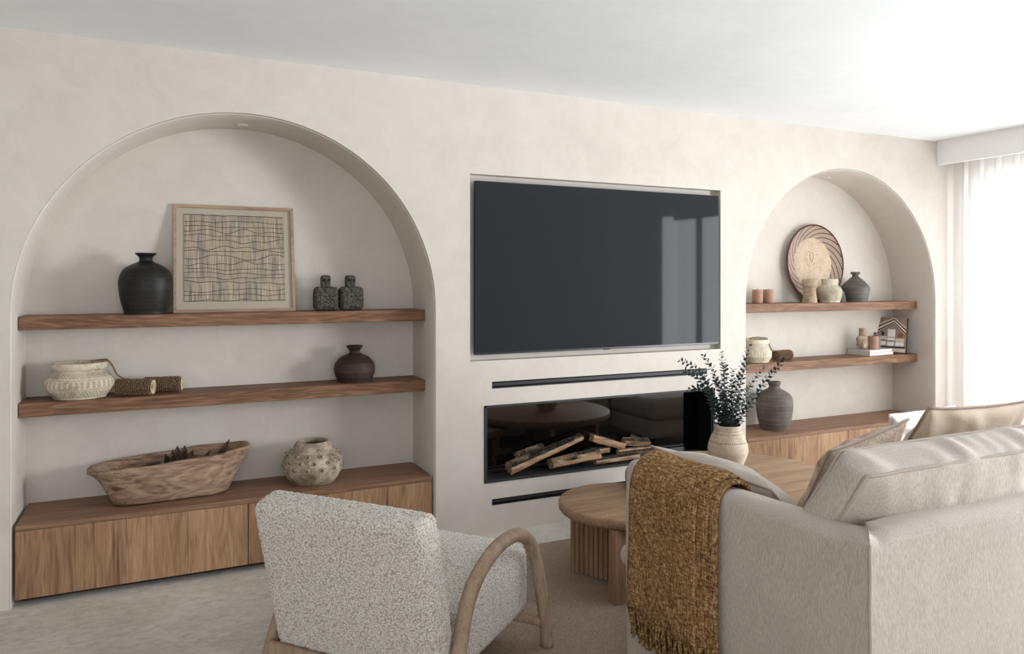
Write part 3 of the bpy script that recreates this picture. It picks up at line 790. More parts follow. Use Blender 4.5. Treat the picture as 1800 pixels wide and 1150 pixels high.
# right alcove
pot('flask_vase', 'large grey-brown round-shouldered flask vase on the right cabinet', 'vase', (3.922, .185, .351 + e),
    [(0, 0), (.086, 0), (.097, .01), (.114, .07), (.1235, .13), (.1255, .19), (.119, .225), (.102, .25), (.072, .270), (.047, .283), (.037, .295), (.0365, .304), (.0425, .318), (.0435, .332), (.036, .33), (.029, .3), (0, .27)], 'greyclay')
pot('slate_vase', 'slate grey angular bottle vase on the upper right shelf beside the basket', 'vase', (4.815, .25, 1.239 + e),
    [(0, 0), (.078, 0), (.082, .004), (.094, .055), (.1025, .098), (.10, .112), (.07, .15), (.036, .182), (.024, .192), (.0235, .208), (.034, .214), (.0345, .226), (.028, .226), (.018, .2), (0, .18)], 'slate', n=4)
for x, lab in ((3.826, 'left of the two terracotta pillar candles on the upper right shelf'), (3.929, 'right of the two terracotta pillar candles on the upper right shelf')):
    t = thing('pillar_candle', lab, 'candle', (x, .25, 1.239 + e), 0, 'terracotta pillar candles')
    obj('wax', lathe([(0, 0), (.034, 0), (.0362, .003), (.0362, .094), (.034, .098), (.026, .097), (0, .093)], 40), 'terra', t)
    bm = bmesh.new(); tube(bm, [(0, 0, .092), (.001, 0, .1), (.003, 0, .106)], .0014, 6); obj('wick', bm, 'dark', t)
pot('wooden_cup', 'weathered wooden waisted cup in front of the round basket', 'cup', (4.286, .205, 1.239 + e),
    [(0, 0), (.050, 0), (.052, .006), (.05, .03), (.043, .075), (.043, .105), (.051, .118), (.053, .125), (.0535, .165), (.05, .170), (.044, .168), (.042, .12), (0, .11)], 'woodcup', n=4)
pot('woven_pot', 'pale lattice-woven round pot between the wooden cup and slate vase', 'pot', (4.497, .212, 1.239 + e),
    [(0, 0), (.072, 0), (.08, .006), (.095, .05), (.0975, .08), (.088, .108), (.068, .124), (.063, .13), (.065, .168), (.062, .173), (.056, .17), (.055, .13), (0, .11)], 'lattice', 1, .8, n=4)
pot('small_cone_jar', 'small dark pointed jar between the woven pot and slate vase', 'jar', (4.655, .255, 1.239 + e),
    [(0, 0), (.040, 0), (.043, .006), (.04, .03), (.03, .075), (.014, .1), (.012, .118), (.016, .122), (0, .12)], 'slate')
# round basket leaning on the alcove wall
t = thing('round_basket', 'round flat woven basket with dark spiral rim leaning in the right arch', 'basket', (4.468, .330, 1.5325)); t.rotation_euler = (PI / 2 - .05, 0, 0); t.scale = (1.01, 1.01, .62)
R_ = .288
obj('basket_rim', lathe([(.192, -.021), (.235, -.005), (.272, .016), (.283, .027), (.287, .024), (.276, .009), (.238, -.012), (.192, -.028)], 128), 'platerim', t)
obj('basket_centre', lathe([(0, -.026), (.1, -.025), (.192, -.021), (.194, -.024), (.192, -.029), (.1, -.033), (0, -.034)], 96), 'platec', t)
bm = bmesh.new(); tube(bm, [(.286 * math.cos(2 * PI * k / 96), .286 * math.sin(2 * PI * k / 96), .026) for k in range(97)], .0058, 8, False); obj('bound_edge', bm, 'maroon', t)
bm = bmesh.new()
for pts in ([(-.045, .075, 0), (-.047, .03, 0), (-.03, -.005, 0)], [(.0, .08, 0), (-.004, .04, 0), (.004, .0, 0)], [(.03, .07, 0), (.012, .06, 0), (-.02, .072, 0)], [(-.035, -.02, 0), (-.01, -.045, 0), (.02, -.03, 0)], [(.024, .06, 0), (.03, .02, 0), (.01, -.012, 0)]):
    tube(bm, [Vector(p) + Vector((-.02, .02, -.0225)) for p in spline(pts, 6)], .0028, 6)
obj('centre_stitch', bm, 'vasecream', t)
pot('carved_pot', 'pale carved clay pot partly behind the eucalyptus on the lower right shelf', 'pot', (3.80, .248, .825 + e),
    [(0, 0), (.088, 0), (.1, .008), (.115, .04), (.117, .062), (.108, .09), (.094, .112), (.089, .122), (.096, .128), (.099, .14), (.097, .157), (.091, .16), (.083, .152), (.08, .13), (0, .1)], 'carved2', 1, .95)
bm = bmesh.new(); rp = []
for k in range(46):
    a = k * .52; rp.append((3.79 + (.052 + .016 * math.sin(k * .7)) * math.cos(a), .23 + .04 * math.sin(a), .9915 + .006 + .006 * math.sin(k * 1.9)))
roll('seed_bundle', 'short roll of dried seed heads beside the pale carved pot on the right shelf', (3.985, .235, .861), (4.13, .25, .861), .034, 5, None,
     [(3.735, .23, .991), (3.76, .222, 1.0), (3.785, .238, .996), (3.81, .224, 1.0), (3.84, .232, .995), (3.87, .226, .994), (3.9, .23, .984), (3.925, .235, .94), (3.95, .236, .9), (3.985, .238, .894)])
def book(name, label, loc, rz, size, mat, grp):
    t = thing(name, label, 'book', loc, rz, grp); w, d, h = size
    bx('pages', (.003, .003, .0025), (w - .003, d - .003, h - .0025), 'paper', t, 0)
    bm = bmesh.new(); box(bm, (0, 0, 0), (w, d, .0024)); box(bm, (0, 0, h - .0024), (w, d, h)); box(bm, (-.001, 0, 0), (.0025, d, h), .001)
    obj('cover', bm, mat, t, False)
book('hardback_book', 'lower of two white hardback books lying on the right shelf', (4.868, .162, .825 + e), .09, (.300, .195, .0225), 'cover', 'white books on the lower right shelf')
book('hardback_book', 'upper of two white hardback books, carrying a candle and stone bottle', (4.872, .166, .8485), .09, (.283, .19, .0215), 'cover', 'white books on the lower right shelf')
zb = .8706
t = thing('stone_bottle', 'mottled pale stone bottle with brown stopper on the white books', 'bottle', (4.91, .262, zb), .2)
def rgh(p, q): return p * (1 + .04 * noise.noise(p * 40))
bm = rbox((.094, .075, .104), .03, .007, rgh); bmesh.ops.translate(bm, vec=(0, 0, .0535), verts=bm.verts); obj('body', bm, 'stonepale', t)
obj('stopper', lathe([(0, .1), (.024, .1), (.026, .106), (.026, .146), (.029, .15), (.029, .157), (.026, .16), (0, .161)], 32), 'woodcup', t)
t = thing('pillar_candle', 'short terracotta pillar candle standing on the white books', 'candle', (4.968, .213, zb), 0, 'terracotta pillar candles')
obj('wax', lathe([(0, 0), (.034, 0), (.0362, .003), (.0362, .098), (.034, .102), (.026, .101), (0, .097)], 40), 'terra', t)
bm = bmesh.new(); tube(bm, [(0, 0, .096), (.001, 0, .104), (.003, 0, .11)], .0014, 6); obj('wick', bm, 'dark', t)
pot('small_bottle', 'small blue-grey bottle behind the candle on the white books', 'bottle', (5.065, .27, zb),
    [(0, 0), (.03, 0), (.034, .006), (.036, .05), (.033, .085), (.018, .102), (.013, .108), (.0135, .118), (.017, .123), (.012, .124), (0, .118)], 'bluegrey')
# leaning house book: cover seen from the left front
t = thing('picture_book', 'thick picture book with a gabled house cover leaning in the right alcove corner', 'book')
B = Vector((5.258, .156, .8335)); A = B - Vector((.43, -.903, 0)) * .212; xx = (B - A).normalized(); up = Vector((.30, .02, .95)); nn = up.cross(xx).normalized(); up = xx.cross(nn).normalized()
t.matrix_world = Matrix((( xx.x, nn.x, up.x, A.x), (xx.y, nn.y, up.y, A.y), (xx.z, nn.z, up.z, A.z + .0), (0, 0, 0, 1)))
bw, bh, bt = .212, .283, .026
s0 = -1 if nn.y > 0 or nn.x > 0 else 1           # cover faces the room
def face(x0, x1, z0, z1, off, mat, name=None):
    bm = bmesh.new(); ys = sorted((s0 * off, s0 * (off + .0006))); box(bm, (x0, ys[0], z0), (x1, ys[1], z1)); return bm
ys = sorted((0, -s0 * bt))
MT['bookcover'] = mat_ceramic('printed_taupe_cover', '7E6F68', '94857C', 'A89A90', 18, .4, .02)
bx('pages', (.003, ys[0] + .003, .003), (bw - .003, ys[1] - .003, bh - .003), 'paper', t, 0)
bm = bmesh.new(); box(bm, (0, -.0012 if s0 > 0 else 0, 0), (bw, 0 if s0 > 0 else .0012, bh)); box(bm, (0, -s0 * bt - .0012, 0), (bw, -s0 * bt + .0012, bh)); obj('cover', bm, 'bookcover', t, False)
bx('spine', (bw - .0015, ys[0], 0), (bw + .0015, ys[1], bh), 'ash', t, 0)
def poly(name, pts, off, mat):
    bm = bmesh.new(); v = [bm.verts.new((x * bw, s0 * off, z * bh)) for x, z in pts]; w = [bm.verts.new((p.co.x, s0 * (off - .0006), p.co.z)) for p in v]
    bm.faces.new(v); bm.faces.new(w[::-1])
    for i in range(len(v)): bm.faces.new((v[i], v[(i + 1) % len(v)], w[(i + 1) % len(v)], w[i]))
    return obj(name, bm, mat, t, False)
MT['creamprint'] = plain('cream_print', 'D5C5B2', .5); MT['printwhite'] = plain('white_print', 'E3E0DC', .5); MT['printgrey'] = plain('warm_grey_print', '8B8078', .5); MT['printbrown'] = plain('brown_print', '8A5B43', .5)
for k, (d, m) in enumerate(((.0, 'creamprint'), (.045, 'ash'), (.09, 'creamprint'), (.16, 'ash'), (.205, 'creamprint'), (.235, 'ash'))):
    d2 = (.045, .09, .16, .205, .235, .26)[k]
    poly('gable_stripe', [(.02, .80 - d), (.56, 1.0 - d * .75), (.97, .72 - d), (.97, .72 - d2), (.56, 1.0 - d2 * .75), (.02, .80 - d2)], .0018 + k * .0001, m)
poly('wall_print', [(.03, .54), (.56, .80), (.96, .46), (.96, .14), (.03, .14)], .0019, 'printgrey')
poly('picture_print', [(.36, .44), (.62, .44), (.62, .66), (.36, .66)], .0026, 'printwhite')
for a, b, c, d, m in ((.15, .24, .48, .58, 'ash'), (.70, .88, .42, .56, 'printbrown'), (.05, .34, .36, .45, 'creamprint'), (.36, .62, .34, .42, 'printwhite'), (.64, .94, .30, .40, 'creamprint'), (.08, .32, .20, .31, 'printwhite'), (.36, .60, .18, .30, 'printwhite'), (.64, .93, .18, .29, 'printwhite'), (.03, .97, .13, .165, 'ash'), (.20, .28, .355, .375, 'printbrown'), (.44, .54, .30, .325, 'printbrown'), (.03, .97, .02, .11, 'creamprint')):
    poly('room_print', [(a, c), (b, c), (b, d), (a, d)], .0027, m)

# ---------------------------------------------------------------- rug, coffee tables, vase
RUG = .009
rg = bx('rug', (.60, -3.3, .0005), (5.2, -.28, RUG), 'rug', None, .003)
tag(rg, 'large brown beige herringbone wool rug under the seating', 'rug')
def round_table(label, cx, cy, r, h, th, legs, rz):
    t = thing('coffee_table', label, 'coffee table', (cx, cy, RUG + .0006), rz, 'nested round oak coffee tables'); h -= RUG + .0006
    obj('tabletop', lathe([(0, h - th), (r - .02, h - th), (r - .008, h - th + .003), (r, h - th + .014), (r, h - .012), (r - .004, h - .004), (r - .012, h), (0, h)], 128), 'tablewood', t)
    for kind, x, y, w, d, a in legs:
        bm = bmesh.new()
        if kind == 'plain': box(bm, (-w / 2, -d / 2, 0), (w / 2, d / 2, h - th - .0005), .003)
        else:
            box(bm, (-w / 2, -d / 2 + .008, 0), (w / 2, d / 2 - .008, h - th - .0005), 0); n = int(round(w / .026))
            for k in range(n):
                x0 = -w / 2 + w * (k + .12) / n; x1 = -w / 2 + w * (k + .88) / n; box(bm, (x0, -d / 2, 0), (x1, d / 2, h - th - .0005), .002, 1)
        bmesh.ops.rotate(bm, cent=(0, 0, 0), matrix=Matrix.Rotation(a, 3, 'Z'), verts=bm.verts); bmesh.ops.translate(bm, vec=(x, y, 0), verts=bm.verts)
        obj('leg' if kind == 'plain' else 'fluted_leg', bm, 'legwood', t, False)
    return t
SX, SY = 1.95, -.855
round_table('low round oak coffee table with fluted leg, nearer the armchair', SX, SY, .305, .375, .047,
    [('fluted', -.09, .06, .30, .05, math.atan2(-.157, .100)), ('plain', -.10, -.205, .21, .05, math.radians(4)), ('plain', .17, .10, .05, .18, .2)], 0)
BX, BY = 2.562, -.90
round_table('larger round oak coffee table carrying the eucalyptus vase', BX, BY, .527, .435, .05,
    [('fluted', .22, .2, .30, .06, .9), ('fluted', .20, -.22, .30, .06, -.9), ('plain', -.02, .02, .07, .30, 0)], 0)
VX, VY, VZ = 2.592, -.835, .435 + .0006
pot('ceramic_vase', 'buff clay vase with dark incised bands on the larger coffee table', 'vase', (VX, VY, VZ),
    [(0, 0), (.052, 0), (.060, .006), (.082, .05), (.098, .095), (.099, .118), (.094, .145), (.083, .175), (.070, .2), (.064, .215), (.066, .228), (.062, .233), (.056, .229), (.056, .212), (.075, .18), (.085, .11), (.06, .02), (0, .014)], 'vaseband', n=5)
TIPS = [((2.356, -.75, 1.003), 'eucalyptus stem arching furthest left across the upper vent', .12), ((2.345, -.80, .955), 'eucalyptus stem just below the furthest left one, over the vent', .10),
        ((2.46, -.799, 1.026), 'eucalyptus stem curving up left beneath the television corner', .08), ((2.58, -.80, 1.035), 'tallest upright eucalyptus stem at the centre of the vase', .02),
        ((2.711, -.863, 1.07), 'tall eucalyptus stem leaning right in front of the carved pot', -.03), ((2.624, -.932, 1.002), 'upright eucalyptus stem just right of the tallest stem', 0),
        ((2.748, -.935, .974), 'eucalyptus stem leaning right towards the lower right shelf', -.05), ((2.901, -.897, .989), 'long eucalyptus stem arching furthest right', -.06),
        ((2.326, -.846, .862), 'low drooping eucalyptus stem against the dark fireplace', .14)]
FILL = [(2.603, -.867, .957), (2.474, -.872, .915), (2.685, -.817, .927), (2.513, -.713, .924), (2.643, -.974, .849), (2.495, -.926, .985), (2.57, -.95, .86), (2.66, -.80, .88)]
TIPS += [(p, 'short bushy eucalyptus stem in the thick of the vase', 0) for p in FILL]
def euca(k, tip, label, droop):
    rs = random.Random(40 + k); tip = Vector(tip); a0 = 2.4 * k
    b = Vector((VX + .022 * math.cos(a0), VY + .022 * math.sin(a0), VZ + .10)); m0 = Vector((VX + .038 * math.cos(a0) * .6 + (tip.x - VX) * .16, VY + .6 * .038 * math.sin(a0) + (tip.y - VY) * .1, VZ + .235))
    m0.x = VX + max(-.04, min(.04, m0.x - VX)); m0.y = VY + max(-.04, min(.04, m0.y - VY))
    mid = m0.lerp(tip, .55) + Vector((-(tip.x - VX) * .03, -(tip.y - VY) * .03, .03 + droop * .35))
    P = spline([b, m0, mid, tip], 14)
    t = thing('eucalyptus_stem', label, 'plant', b, 0, 'eucalyptus stems in the vase')
    P = [p - b for p in P]
    bm = bmesh.new(); tube(bm, P, .0021, 6, rf=lambda q: 1.1 - .75 * q); obj('stem', bm, 'stem', t)
    bm = bmesh.new(); L = [0]
    for p, q in zip(P, P[1:]): L.append(L[-1] + (q - p).length)
    s = .125; tw = rs.uniform(0, PI)
    while s < L[-1]:
        i = max(j for j in range(len(L)) if L[j] <= s); i = min(i, len(P) - 2); p = P[i].lerp(P[i + 1], (s - L[i]) / max(1e-6, L[i + 1] - L[i])); d = (P[i + 1] - P[i]).normalized()
        u = d.orthogonal().normalized(); v = d.cross(u); tw += PI / 2 + rs.uniform(-.3, .3); fr = s / L[-1]
        sz = (.0114 * (1.05 - .35 * fr ** 3)) * rs.uniform(.8, 1.2)
        for sg in (0, PI):
            an = tw + sg + rs.uniform(-.25, .25); out = (u * math.cos(an) + v * math.sin(an)) * .85 + d * rs.uniform(.15, .6); out.normalize(); side = out.cross(d).normalized(); nrm = side.cross(out)
            c0 = p + out * .003; cc = p + out * (sz * .95 + .004); ctr = bm.verts.new(cc - nrm * sz * .12); ring = []
            for q in range(9):
                aa = 2 * PI * q / 9 + PI; r = sz * (1 + .06 * math.cos(2 * aa)); ring.append(bm.verts.new(cc + out * r * math.cos(aa) * 1.0 + side * r * .88 * math.sin(aa) + nrm * (sz * .16 * abs(math.sin(aa)))))
            for q in range(9): bm.faces.new((ctr, ring[q], ring[(q + 1) % 9]))
        s += .0134 * rs.uniform(.85, 1.15)
    obj('leaves', bm, 'leaf', t)
for k, (tp, lab, dr) in enumerate(TIPS): euca(k, tp, lab, dr)

# ---------------------------------------------------------------- armchair
ch = thing('armchair', 'cream boucle armchair with arched ash wood arms, seen from behind', 'armchair', (1.086, -.986, RUG + .0006), math.radians(-50))
LEGP = [(.0, 0), (-.0, .11), (-.012, .22), (-.035, .33), (-.07, .405), (-.12, .447), (-.19, .474), (-.29, .482), (-.38, .473), (-.455, .453), (-.52, .423), (-.565, .39), (-.60, .347), (-.63, .298), (-.655, .25), (-.69, .15), (-.735, .0)]
for s in (-1, 1):
    bm = bmesh.new(); P = spline([(s * (.37 - .1 * z), y, z) for y, z in LEGP], 5)
    P[0].z = P[-1].z = .0
    tube(bm, P, .0245, 20); 
    for v in bm.verts: v.co.z = max(v.co.z, 0)
    obj('arm_frame', bm, 'chairwood', ch)
def bfn(amp, f=95, o=0):
    def fn(p, t):
        d = noise.voronoi(p * f + Vector((o, o, o)))[0][0]; c = Vector(t); c.normalize()
        return p + c * amp * (.55 - d)
    return fn
bm = rbox((.625, .118, .515), .032, .0055, bfn(.0065), (0.004, .012, .004))
a = math.radians(13.5); bmesh.ops.rotate(bm, cent=(0, 0, 0), matrix=Matrix.Rotation(a, 3, 'X'), verts=bm.verts); bmesh.ops.translate(bm, vec=(0, -.712, .446), verts=bm.verts)
obj('backrest', bm, 'boucle', ch)
def seatfn(p, t):
    p = bfn(.0065, 95, 3)(p, t)
    if t[1] < 0 : p.z += .03 * t[1] * max(0, t[2])
    return p
bm = rbox((.585, .60, .265), .05, .0065, seatfn, (.008, .015, .012)); bmesh.ops.translate(bm, vec=(0, -.288, .2505), verts=bm.verts)
obj('seat', bm, 'boucle', ch)
bm = rbox((.68, .036, .062), .016, .012); bmesh.ops.translate(bm, vec=(0, -.715, .165), verts=bm.verts); obj('back_rail', bm, 'chairwood', ch)
bm = rbox((.70, .04, .036), .014, .012); bmesh.ops.translate(bm, vec=(0, -.005, .092), verts=bm.verts); obj('front_rail', bm, 'chairwood', ch)

# ---------------------------------------------------------------- corner sofa
sf = thing('sofa', 'large oatmeal linen corner sofa seen from behind', 'sofa', (0, 0, RUG + .0006)); g0 = RUG + .0006
def soft(name, lo, hi, r, mat, res=.02, fn=None, bulge=(0, 0, 0), parent=sf, rot=None, amp=.004, f=4, axes='xyz'):
    lo, hi = Vector(lo), Vector(hi); c = (lo + hi) / 2
    def F(p, t):
        q = Vector((t[0], t[1], t[2])).normalized(); n_ = noise.noise((p + c) * f) + .5 * noise.noise((p + c) * f * 2.7)
        p = p + q * amp * n_
        return fn(p, t, c) if fn else p
    bm = rbox(tuple(hi - lo), r, res, F, bulge, axes)
    if rot is not None: bmesh.ops.rotate(bm, cent=(0, 0, 0), matrix=rot, verts=bm.verts)
    bmesh.ops.translate(bm, vec=c - Vector((0, 0, g0)), verts=bm.verts)
    o = obj(name, bm, mat, parent)
    if axes != 'xyz': o.data.set_sharp_from_angle(angle=math.radians(48))
    return o
def interp(x, pts):
    for (x0, y0), (x1, y1) in zip(pts, pts[1:]):
        if x <= x1: return y0 + (y1 - y0) * max(0, (x - x0) / (x1 - x0))
    return pts[-1][1]
T_, R_T = .10, .036
def shell(name, along, hfun, pos, cap):
    """upright upholstered panel: outer face, rounded top, inner face, mitred at the sofa corner"""
    prof_ = [(0, q / 14) for q in range(14)]
    for k in range(9):
        an = PI / 2 * k / 8; prof_.append((R_T - R_T * math.cos(an), 'r', R_T * (1 - math.sin(an))))
    for k in range(9):
        an = PI / 2 * k / 8; prof_.append((T_ - R_T + R_T * math.sin(an), 'r', R_T * (1 - math.cos(an))))
    prof_ += [(T_, 1 - (q + 1) / 8) for q in range(8)]
    bm = bmesh.new(); G = []
    for s_ in along:
        row = []; h = hfun(s_)
        for pt in prof_:
            o_ = pt[0]; z = h - pt[2] if pt[1] == 'r' else .03 + (h - R_T - .03) * pt[1]
            p = pos(s_, o_, z); n_ = noise.noise(p * 4.5) * .6 + noise.noise(p * 11) * .4
            o2 = o_ + .0035 * n_ * (-1 if o_ < .05 else 1) - (.004 * math.sin(PI * min(1, z / .8)) if o_ < .02 else 0)
            row.append(bm.verts.new(pos(s_, o2, z + .003 * noise.noise(p * 6 + Vector((5, 5, 5))))))
        G.append(row)
    for A_, B_ in zip(G, G[1:]):
        for j in range(len(prof_) - 1): bm.faces.new((A_[j], A_[j + 1], B_[j + 1], B_[j]))
    if cap:
        E_ = G[-1]; c_ = sum((v.co for v in E_), Vector()) / len(E_)
        in1 = [bm.verts.new(v.co.lerp(c_, .10) + cap) for v in E_]
        for j in range(len(E_) - 1): bm.faces.new((E_[j], E_[j + 1], in1[j + 1], in1[j]))
        bm.faces.new(in1)
    bmesh.ops.translate(bm, vec=(0, 0, -g0), verts=bm.verts)
    return obj(name, bm, 'linen', sf)
HA = [(0, .803), (.02, .797), (.11, .783), (.24, .783), (.45, .773), (1.0, .757)]
N_ = [k * .0125 for k in range(81)]
shell('arm', N_, lambda s_: interp(s_, HA), lambda s_, o_, z: Vector((1.505 + o_, -2.54 + max(o_, s_) if s_ < .11 and s_ < o_ else -2.54 + s_, z)), Vector((0, .012, 0)))
HB = [(0, .803), (.012, .801), (.035, .789), (.08, .799), (.16, .804), (3, .803)]
shell('back', [k * .01 for k in range(24)] + [.24 + k * .04 for k in range(70)], lambda s_: interp(s_, HB), lambda s_, o_, z: Vector((1.505 + (max(o_, s_) if s_ < .11 and s_ < o_ else s_), -2.54 + o_, z)), None)
soft('base', (1.61, -2.43, .10), (4.5, -1.52, .26), .02, 'linen', .04)
soft('base', (3.58, -1.51, .10), (4.5, -.93, .26), .02, 'linen', .04)
for x, y in ((1.56, -2.48), (1.56, -1.58), (4.44, -2.48), (4.44, -.99), (3.64, -.99)):
    bm = bmesh.new(); box(bm, (x - .03, y - .03, 0), (x + .03, y + .03, .12), .004); obj('foot', bm, 'plinth', sf, False)
soft('seat_cushion', (1.612, -2.43, .262), (2.60, -1.462, .418), .04, 'linen', .03, None, (0, 0, .012))
soft('seat_cushion', (1.55, -1.525, .325), (1.80, -1.40, .412), .042, 'linen2', .012, None, (0, .0, .0), amp=.010, f=9)
soft('seat_cushion', (2.61, -2.43, .262), (3.56, -1.462, .418), .04, 'linen', .03, None, (0, 0, .012))
soft('chaise_cushion', (3.57, -2.43, .262), (4.5, -.90, .43), .045, 'linen', .03, None, (0, 0, .015))
lean = math.radians(33)
def wrinkle(p, t, c):
    x = p.x + c.x; top = max(0, t[2]) ** 2
    w = math.sin(x * 46 + 9 * noise.noise(Vector((x * 3, p.z * 5, 1))) + p.y * 30) * noise.noise(Vector((x * 5, 3.3, p.z * 3)))
    if t[1] < 0: p.y -= .060 * max(0, 1 - abs(t[2] - .15) / .8) * max(0, 1 - max(0, abs(t[0]) - .8) * 5)
    p.z += .013 * top * w * (1 if t[2] > .9 else .3) * max(0, 1 - t[1] ** 4)
    p.y += -.008 * max(0, -t[1]) * w * max(0, t[2]) * (1 - abs(t[2]) ** 8)
    return p
for x0, x1 in ((1.556, 2.545), (2.56, 3.51), (3.525, 4.47)):
    cy, cz = -2.296, .708; hw, hd, hh = (x1 - x0) / 2, .048, .282
    o = soft('back_cushion', (x0, cy - hd, cz - hh), (x1, cy + hd, cz + hh), .018, 'linen2', .0125, wrinkle, (.006, .075, .006), rot=Matrix.Rotation(lean, 3, 'X'), amp=.004, f=7)
    bm = bmesh.new(); Rm = Matrix.Rotation(lean, 3, 'X')
    def q(x, y, z): return Rm @ Vector((x, y, z)) + Vector(((x0 + x1) / 2, cy, cz - g0))
    i = .0045
    for yy in (-hd, hd):
        pts = []
        for (ax, az), (bx_, bz_) in zip([(-hw, -hh), (-hw, hh), (hw, hh), (hw, -hh)], [(-hw, hh), (hw, hh), (hw, -hh), (-hw, -hh)]):
            for k in range(40):
                u = k / 40; x = ax + (bx_ - ax) * u; z = az + (bz_ - az) * u
                r_ = .03; x = max(-hw + i, min(hw - i, x)); z = max(-hh + i, min(hh - i, z))
                wv = .003 * noise.noise(Vector((x * 9 + x0, z * 9, yy)))
                pts.append(q(x, yy * .93 + wv, z))
        pts.append(pts[0].copy()); tube(bm, pts, .0042, 6, False)
    obj('piping', bm, 'seam', o).matrix_parent_inverse = Matrix()
bm = bmesh.new()
tube(bm, [(1.5045 + .001 * math.sin(k), -2.5405, .05 + .722 * k / 30) for k in range(31)], .0042, 6)
obj('corner_piping', bm, 'seam', sf, True, (0, 0, -g0))
# scatter cushions
def place_cushion(name, label, bm, mat, loc, rot, seam=None, w=0, h=0, r=.004, smat='seam'):
    o = obj(name, bm, mat); o.location = loc; o.rotation_euler = rot; tag(o, label, 'cushion', 'scatter cushions on the sofa')
    b2 = bmesh.new(); tube(b2, edge_path(w, h), r, 6, False); obj('edge_piping', b2, smat, o)
    return o
place_cushion('scatter_cushion', 'long oatmeal linen cushion leaning inside the sofa arm beside the mustard throw', cushion(.61, .35, .16, 1, wr=.014), 'linenlight', (1.800, -1.755, .652), (math.radians(-48), math.radians(-1), PI / 2), w=.61, h=.35)
place_cushion('scatter_cushion', 'textured beige cushion peeking over the near sofa back cushion', cushion(.37, .52, .12, 2), 'pattern', (2.06, -1.985, .700), Euler((math.radians(33), math.radians(-11), 0)), w=.37, h=.52)
place_cushion('scatter_cushion', 'wide tan cushion with dark woven edge at the right of the sofa', cushion(.60, .60, .13, 3, wr=.016), 'tan', (2.575, -1.975, .722), Euler((math.radians(33), math.radians(1), 0)), w=.60, h=.60, r=.0045, smat='fringe_tan')
place_cushion('scatter_cushion', 'white cushion standing on the far chaise end of the sofa', cushion(.46, .21, .12, 4), 'whitecloth', (3.80, -1.02, .582), Euler((math.radians(10), math.radians(-3), math.radians(-8))), w=.46, h=.21, smat='whitecloth')

# ---------------------------------------------------------------- throw over the sofa arm
def throw():
    bm = bmesh.new()
    pathXZ = [(1.616, .690), (1.615, .72), (1.610, .75), (1.597, .776), (1.575, .789), (1.55, .792), (1.52, .778), (1.498, .74), (1.489, .66), (1.487, .50), (1.486, .38), (1.485, .292)]
    PZ = [Vector((x, 0, z)) for x, z in pathXZ]; P = spline(PZ, 6)
    layers = [(0.006, -2.035, -1.605, 0.0), (0.016, -2.005, -1.612, .012), (.026, -1.965, -1.618, -.004)]
    for off, ya, yb, dz in layers:
        N = len(P); M_ = 26; th = .009; G = []
        for i, p in enumerate(P):
            tt = (P[min(i + 1, N - 1)] - P[max(i - 1, 0)]).normalized(); nr = Vector((tt.z, 0, -tt.x)); nr = -nr if nr.dot(Vector((p.x - 1.556, 0, max(0, p.z - .74) * 2))) < 0 else nr
            row = []
            for s in (0, 1):
                for j in range(M_ + 1):
                    v = j / M_; t_ = i / (N - 1); y = ya + (yb - ya) * v
                    y += .010 * noise.noise(Vector((t_ * 4, off * 90, v * 1.5))) - .03 * max(0, t_ - .75) * (1 - v) * 1.0
                    w = .006 * noise.noise(Vector((p.x * 9, y * 9, p.z * 5 + off * 40))) + .0035 * math.sin(y * 75 + off * 200) * max(0, t_ - .5)
                    drop = -.028 * (y + 2.4) * max(0, min(1, p.z / .79)) - (.03 * v * 0)
                    k = off + (th if s else 0) + max(-.002, w) + (.0 if 0 < j < M_ else -.002)
                    row.append(bm.verts.new(Vector((p.x, y, p.z + drop + (dz if i == N - 1 else 0))) + nr * k))
            G.append(row)
        m = M_ + 1
        for A, B in zip(G, G[1:]):
            for j in range(M_):
                bm.faces.new((A[j], A[j + 1], B[j + 1], B[j])); bm.faces.new((A[m + j], B[m + j], B[m + j + 1], A[m + j + 1]))
            bm.faces.new((A[0], B[0], B[m], A[m])); bm.faces.new((A[M_], A[m + M_], B[m + M_], B[M_]))
        for R_ in (G[0], G[-1]):
            for j in range(M_): bm.faces.new((R_[j], R_[m + j], R_[m + j + 1], R_[j + 1]))
    return bm
th = tag(obj('throw_blanket', throw(), 'throw'), 'mustard brown woven throw with tasselled fringe draped over the sofa arm', 'throw')
bm = bmesh.new(); rs = random.Random(9)
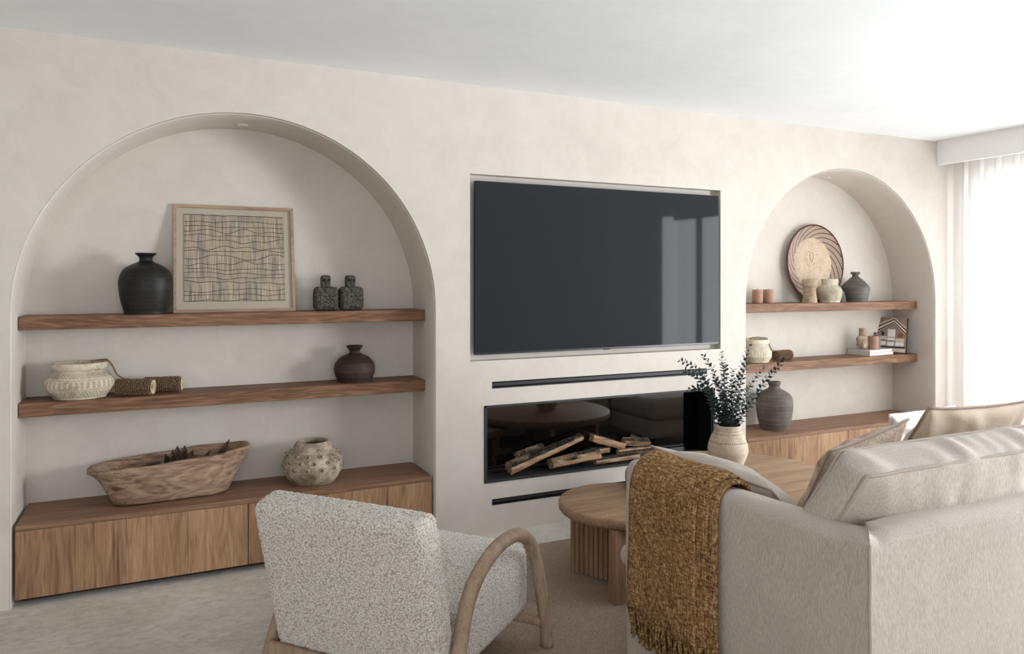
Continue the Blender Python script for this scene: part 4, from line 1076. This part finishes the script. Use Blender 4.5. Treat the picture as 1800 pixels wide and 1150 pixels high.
for L_, (ya, yb, x) in enumerate(((-2.07, -1.61, 1.478), (-2.04, -1.615, 1.468), (-1.995, -1.62, 1.458))):
    n = 34
    for k in range(n):
        y = ya + (yb - ya) * (k + .5) / n + rs.uniform(-.003, .003); ln = rs.uniform(.085, .13); z0 = .285 + rs.uniform(-.004, .006) + (.012 if L_ == 1 else 0)
        sw = rs.uniform(-.022, .022); pts = [(x, y, z0 + .012)]
        for q in range(1, 7): pts.append((x - .004 * math.sin(q) + rs.uniform(-.004, .003), y + sw * q / 6 + rs.uniform(-.003, .003), z0 - ln * q / 6))
        tube(bm, spline(pts, 2), .0058, 6, rf=lambda q: .75 + .35 * math.sin(q * 9) * .5 + (.5 if q < .14 else 0) - .35 * max(0, q - .8))
o = obj('fringe', bm, 'yarn', th); o['kind'] = 'stuff'

# ---------------------------------------------------------------- light and camera
def area(name, loc, rot, sx, sy, power, col=(1, 1, 1)):
    l = bpy.data.lights.new(name, 'AREA'); l.shape = 'RECTANGLE'; l.size = sx; l.size_y = sy; l.energy = power; l.color = col
    o = bpy.data.objects.new(name, l); C.objects.link(o); o.location = loc; o.rotation_euler = rot; return o
area('daylight_curtained_window', (XR + .30, -1.25, 1.2), (0, PI / 2, 0), 2.3, 2.15, 105, (.94, .975, 1))
l2 = area('daylight_side_window', (XR + .30, -3.28, 1.15), (0, PI / 2, -math.radians(24)), 2.15, 1.30, 225, (.95, .98, 1)); l2.data.spread = math.radians(125)
area('added_rear_fill', (-.35, YB - .3, 1.4), (PI / 2, 0, 0), 3.6, 1.7, 80, (.98, .985, 1))  # added fill lamp shining through the made-up rear opening
area('daylight_off_terrace', (6.9, -2.3, .05), (0, math.radians(140), 0), 1.4, 4.2, 70, (.97, .985, 1))
w = bpy.data.worlds.new('sky'); sc.world = w; w.use_nodes = True
bg = w.node_tree.nodes['Background']; bg.inputs[0].default_value = (.80, .88, 1, 1); bg.inputs[1].default_value = 1.2
cam = bpy.data.cameras.new('camera'); co = bpy.data.objects.new('camera', cam); C.objects.link(co)
co.location = (0, -3.75, 1.39725); co.rotation_euler = (PI / 2, 0, -math.radians(25.348))
cam.sensor_width = 36; cam.lens = 1298.25 / 1800 * 36; cam.shift_y = -(575 - 494.3) / 1800; cam.clip_start = .05
sc.camera = co
vs = sc.view_settings; vs.view_transform = 'Standard'; vs.look = 'None'; vs.gamma = 1; vs.use_curve_mapping = False; vs.exposure = -.04
sc.cycles.denoising_prefilter = 'ACCURATE'; sc.cycles.max_bounces = 10; sc.cycles.diffuse_bounces = 6; sc.cycles.transparent_max_bounces = 12
sc.cycles.sample_clamp_indirect = 8
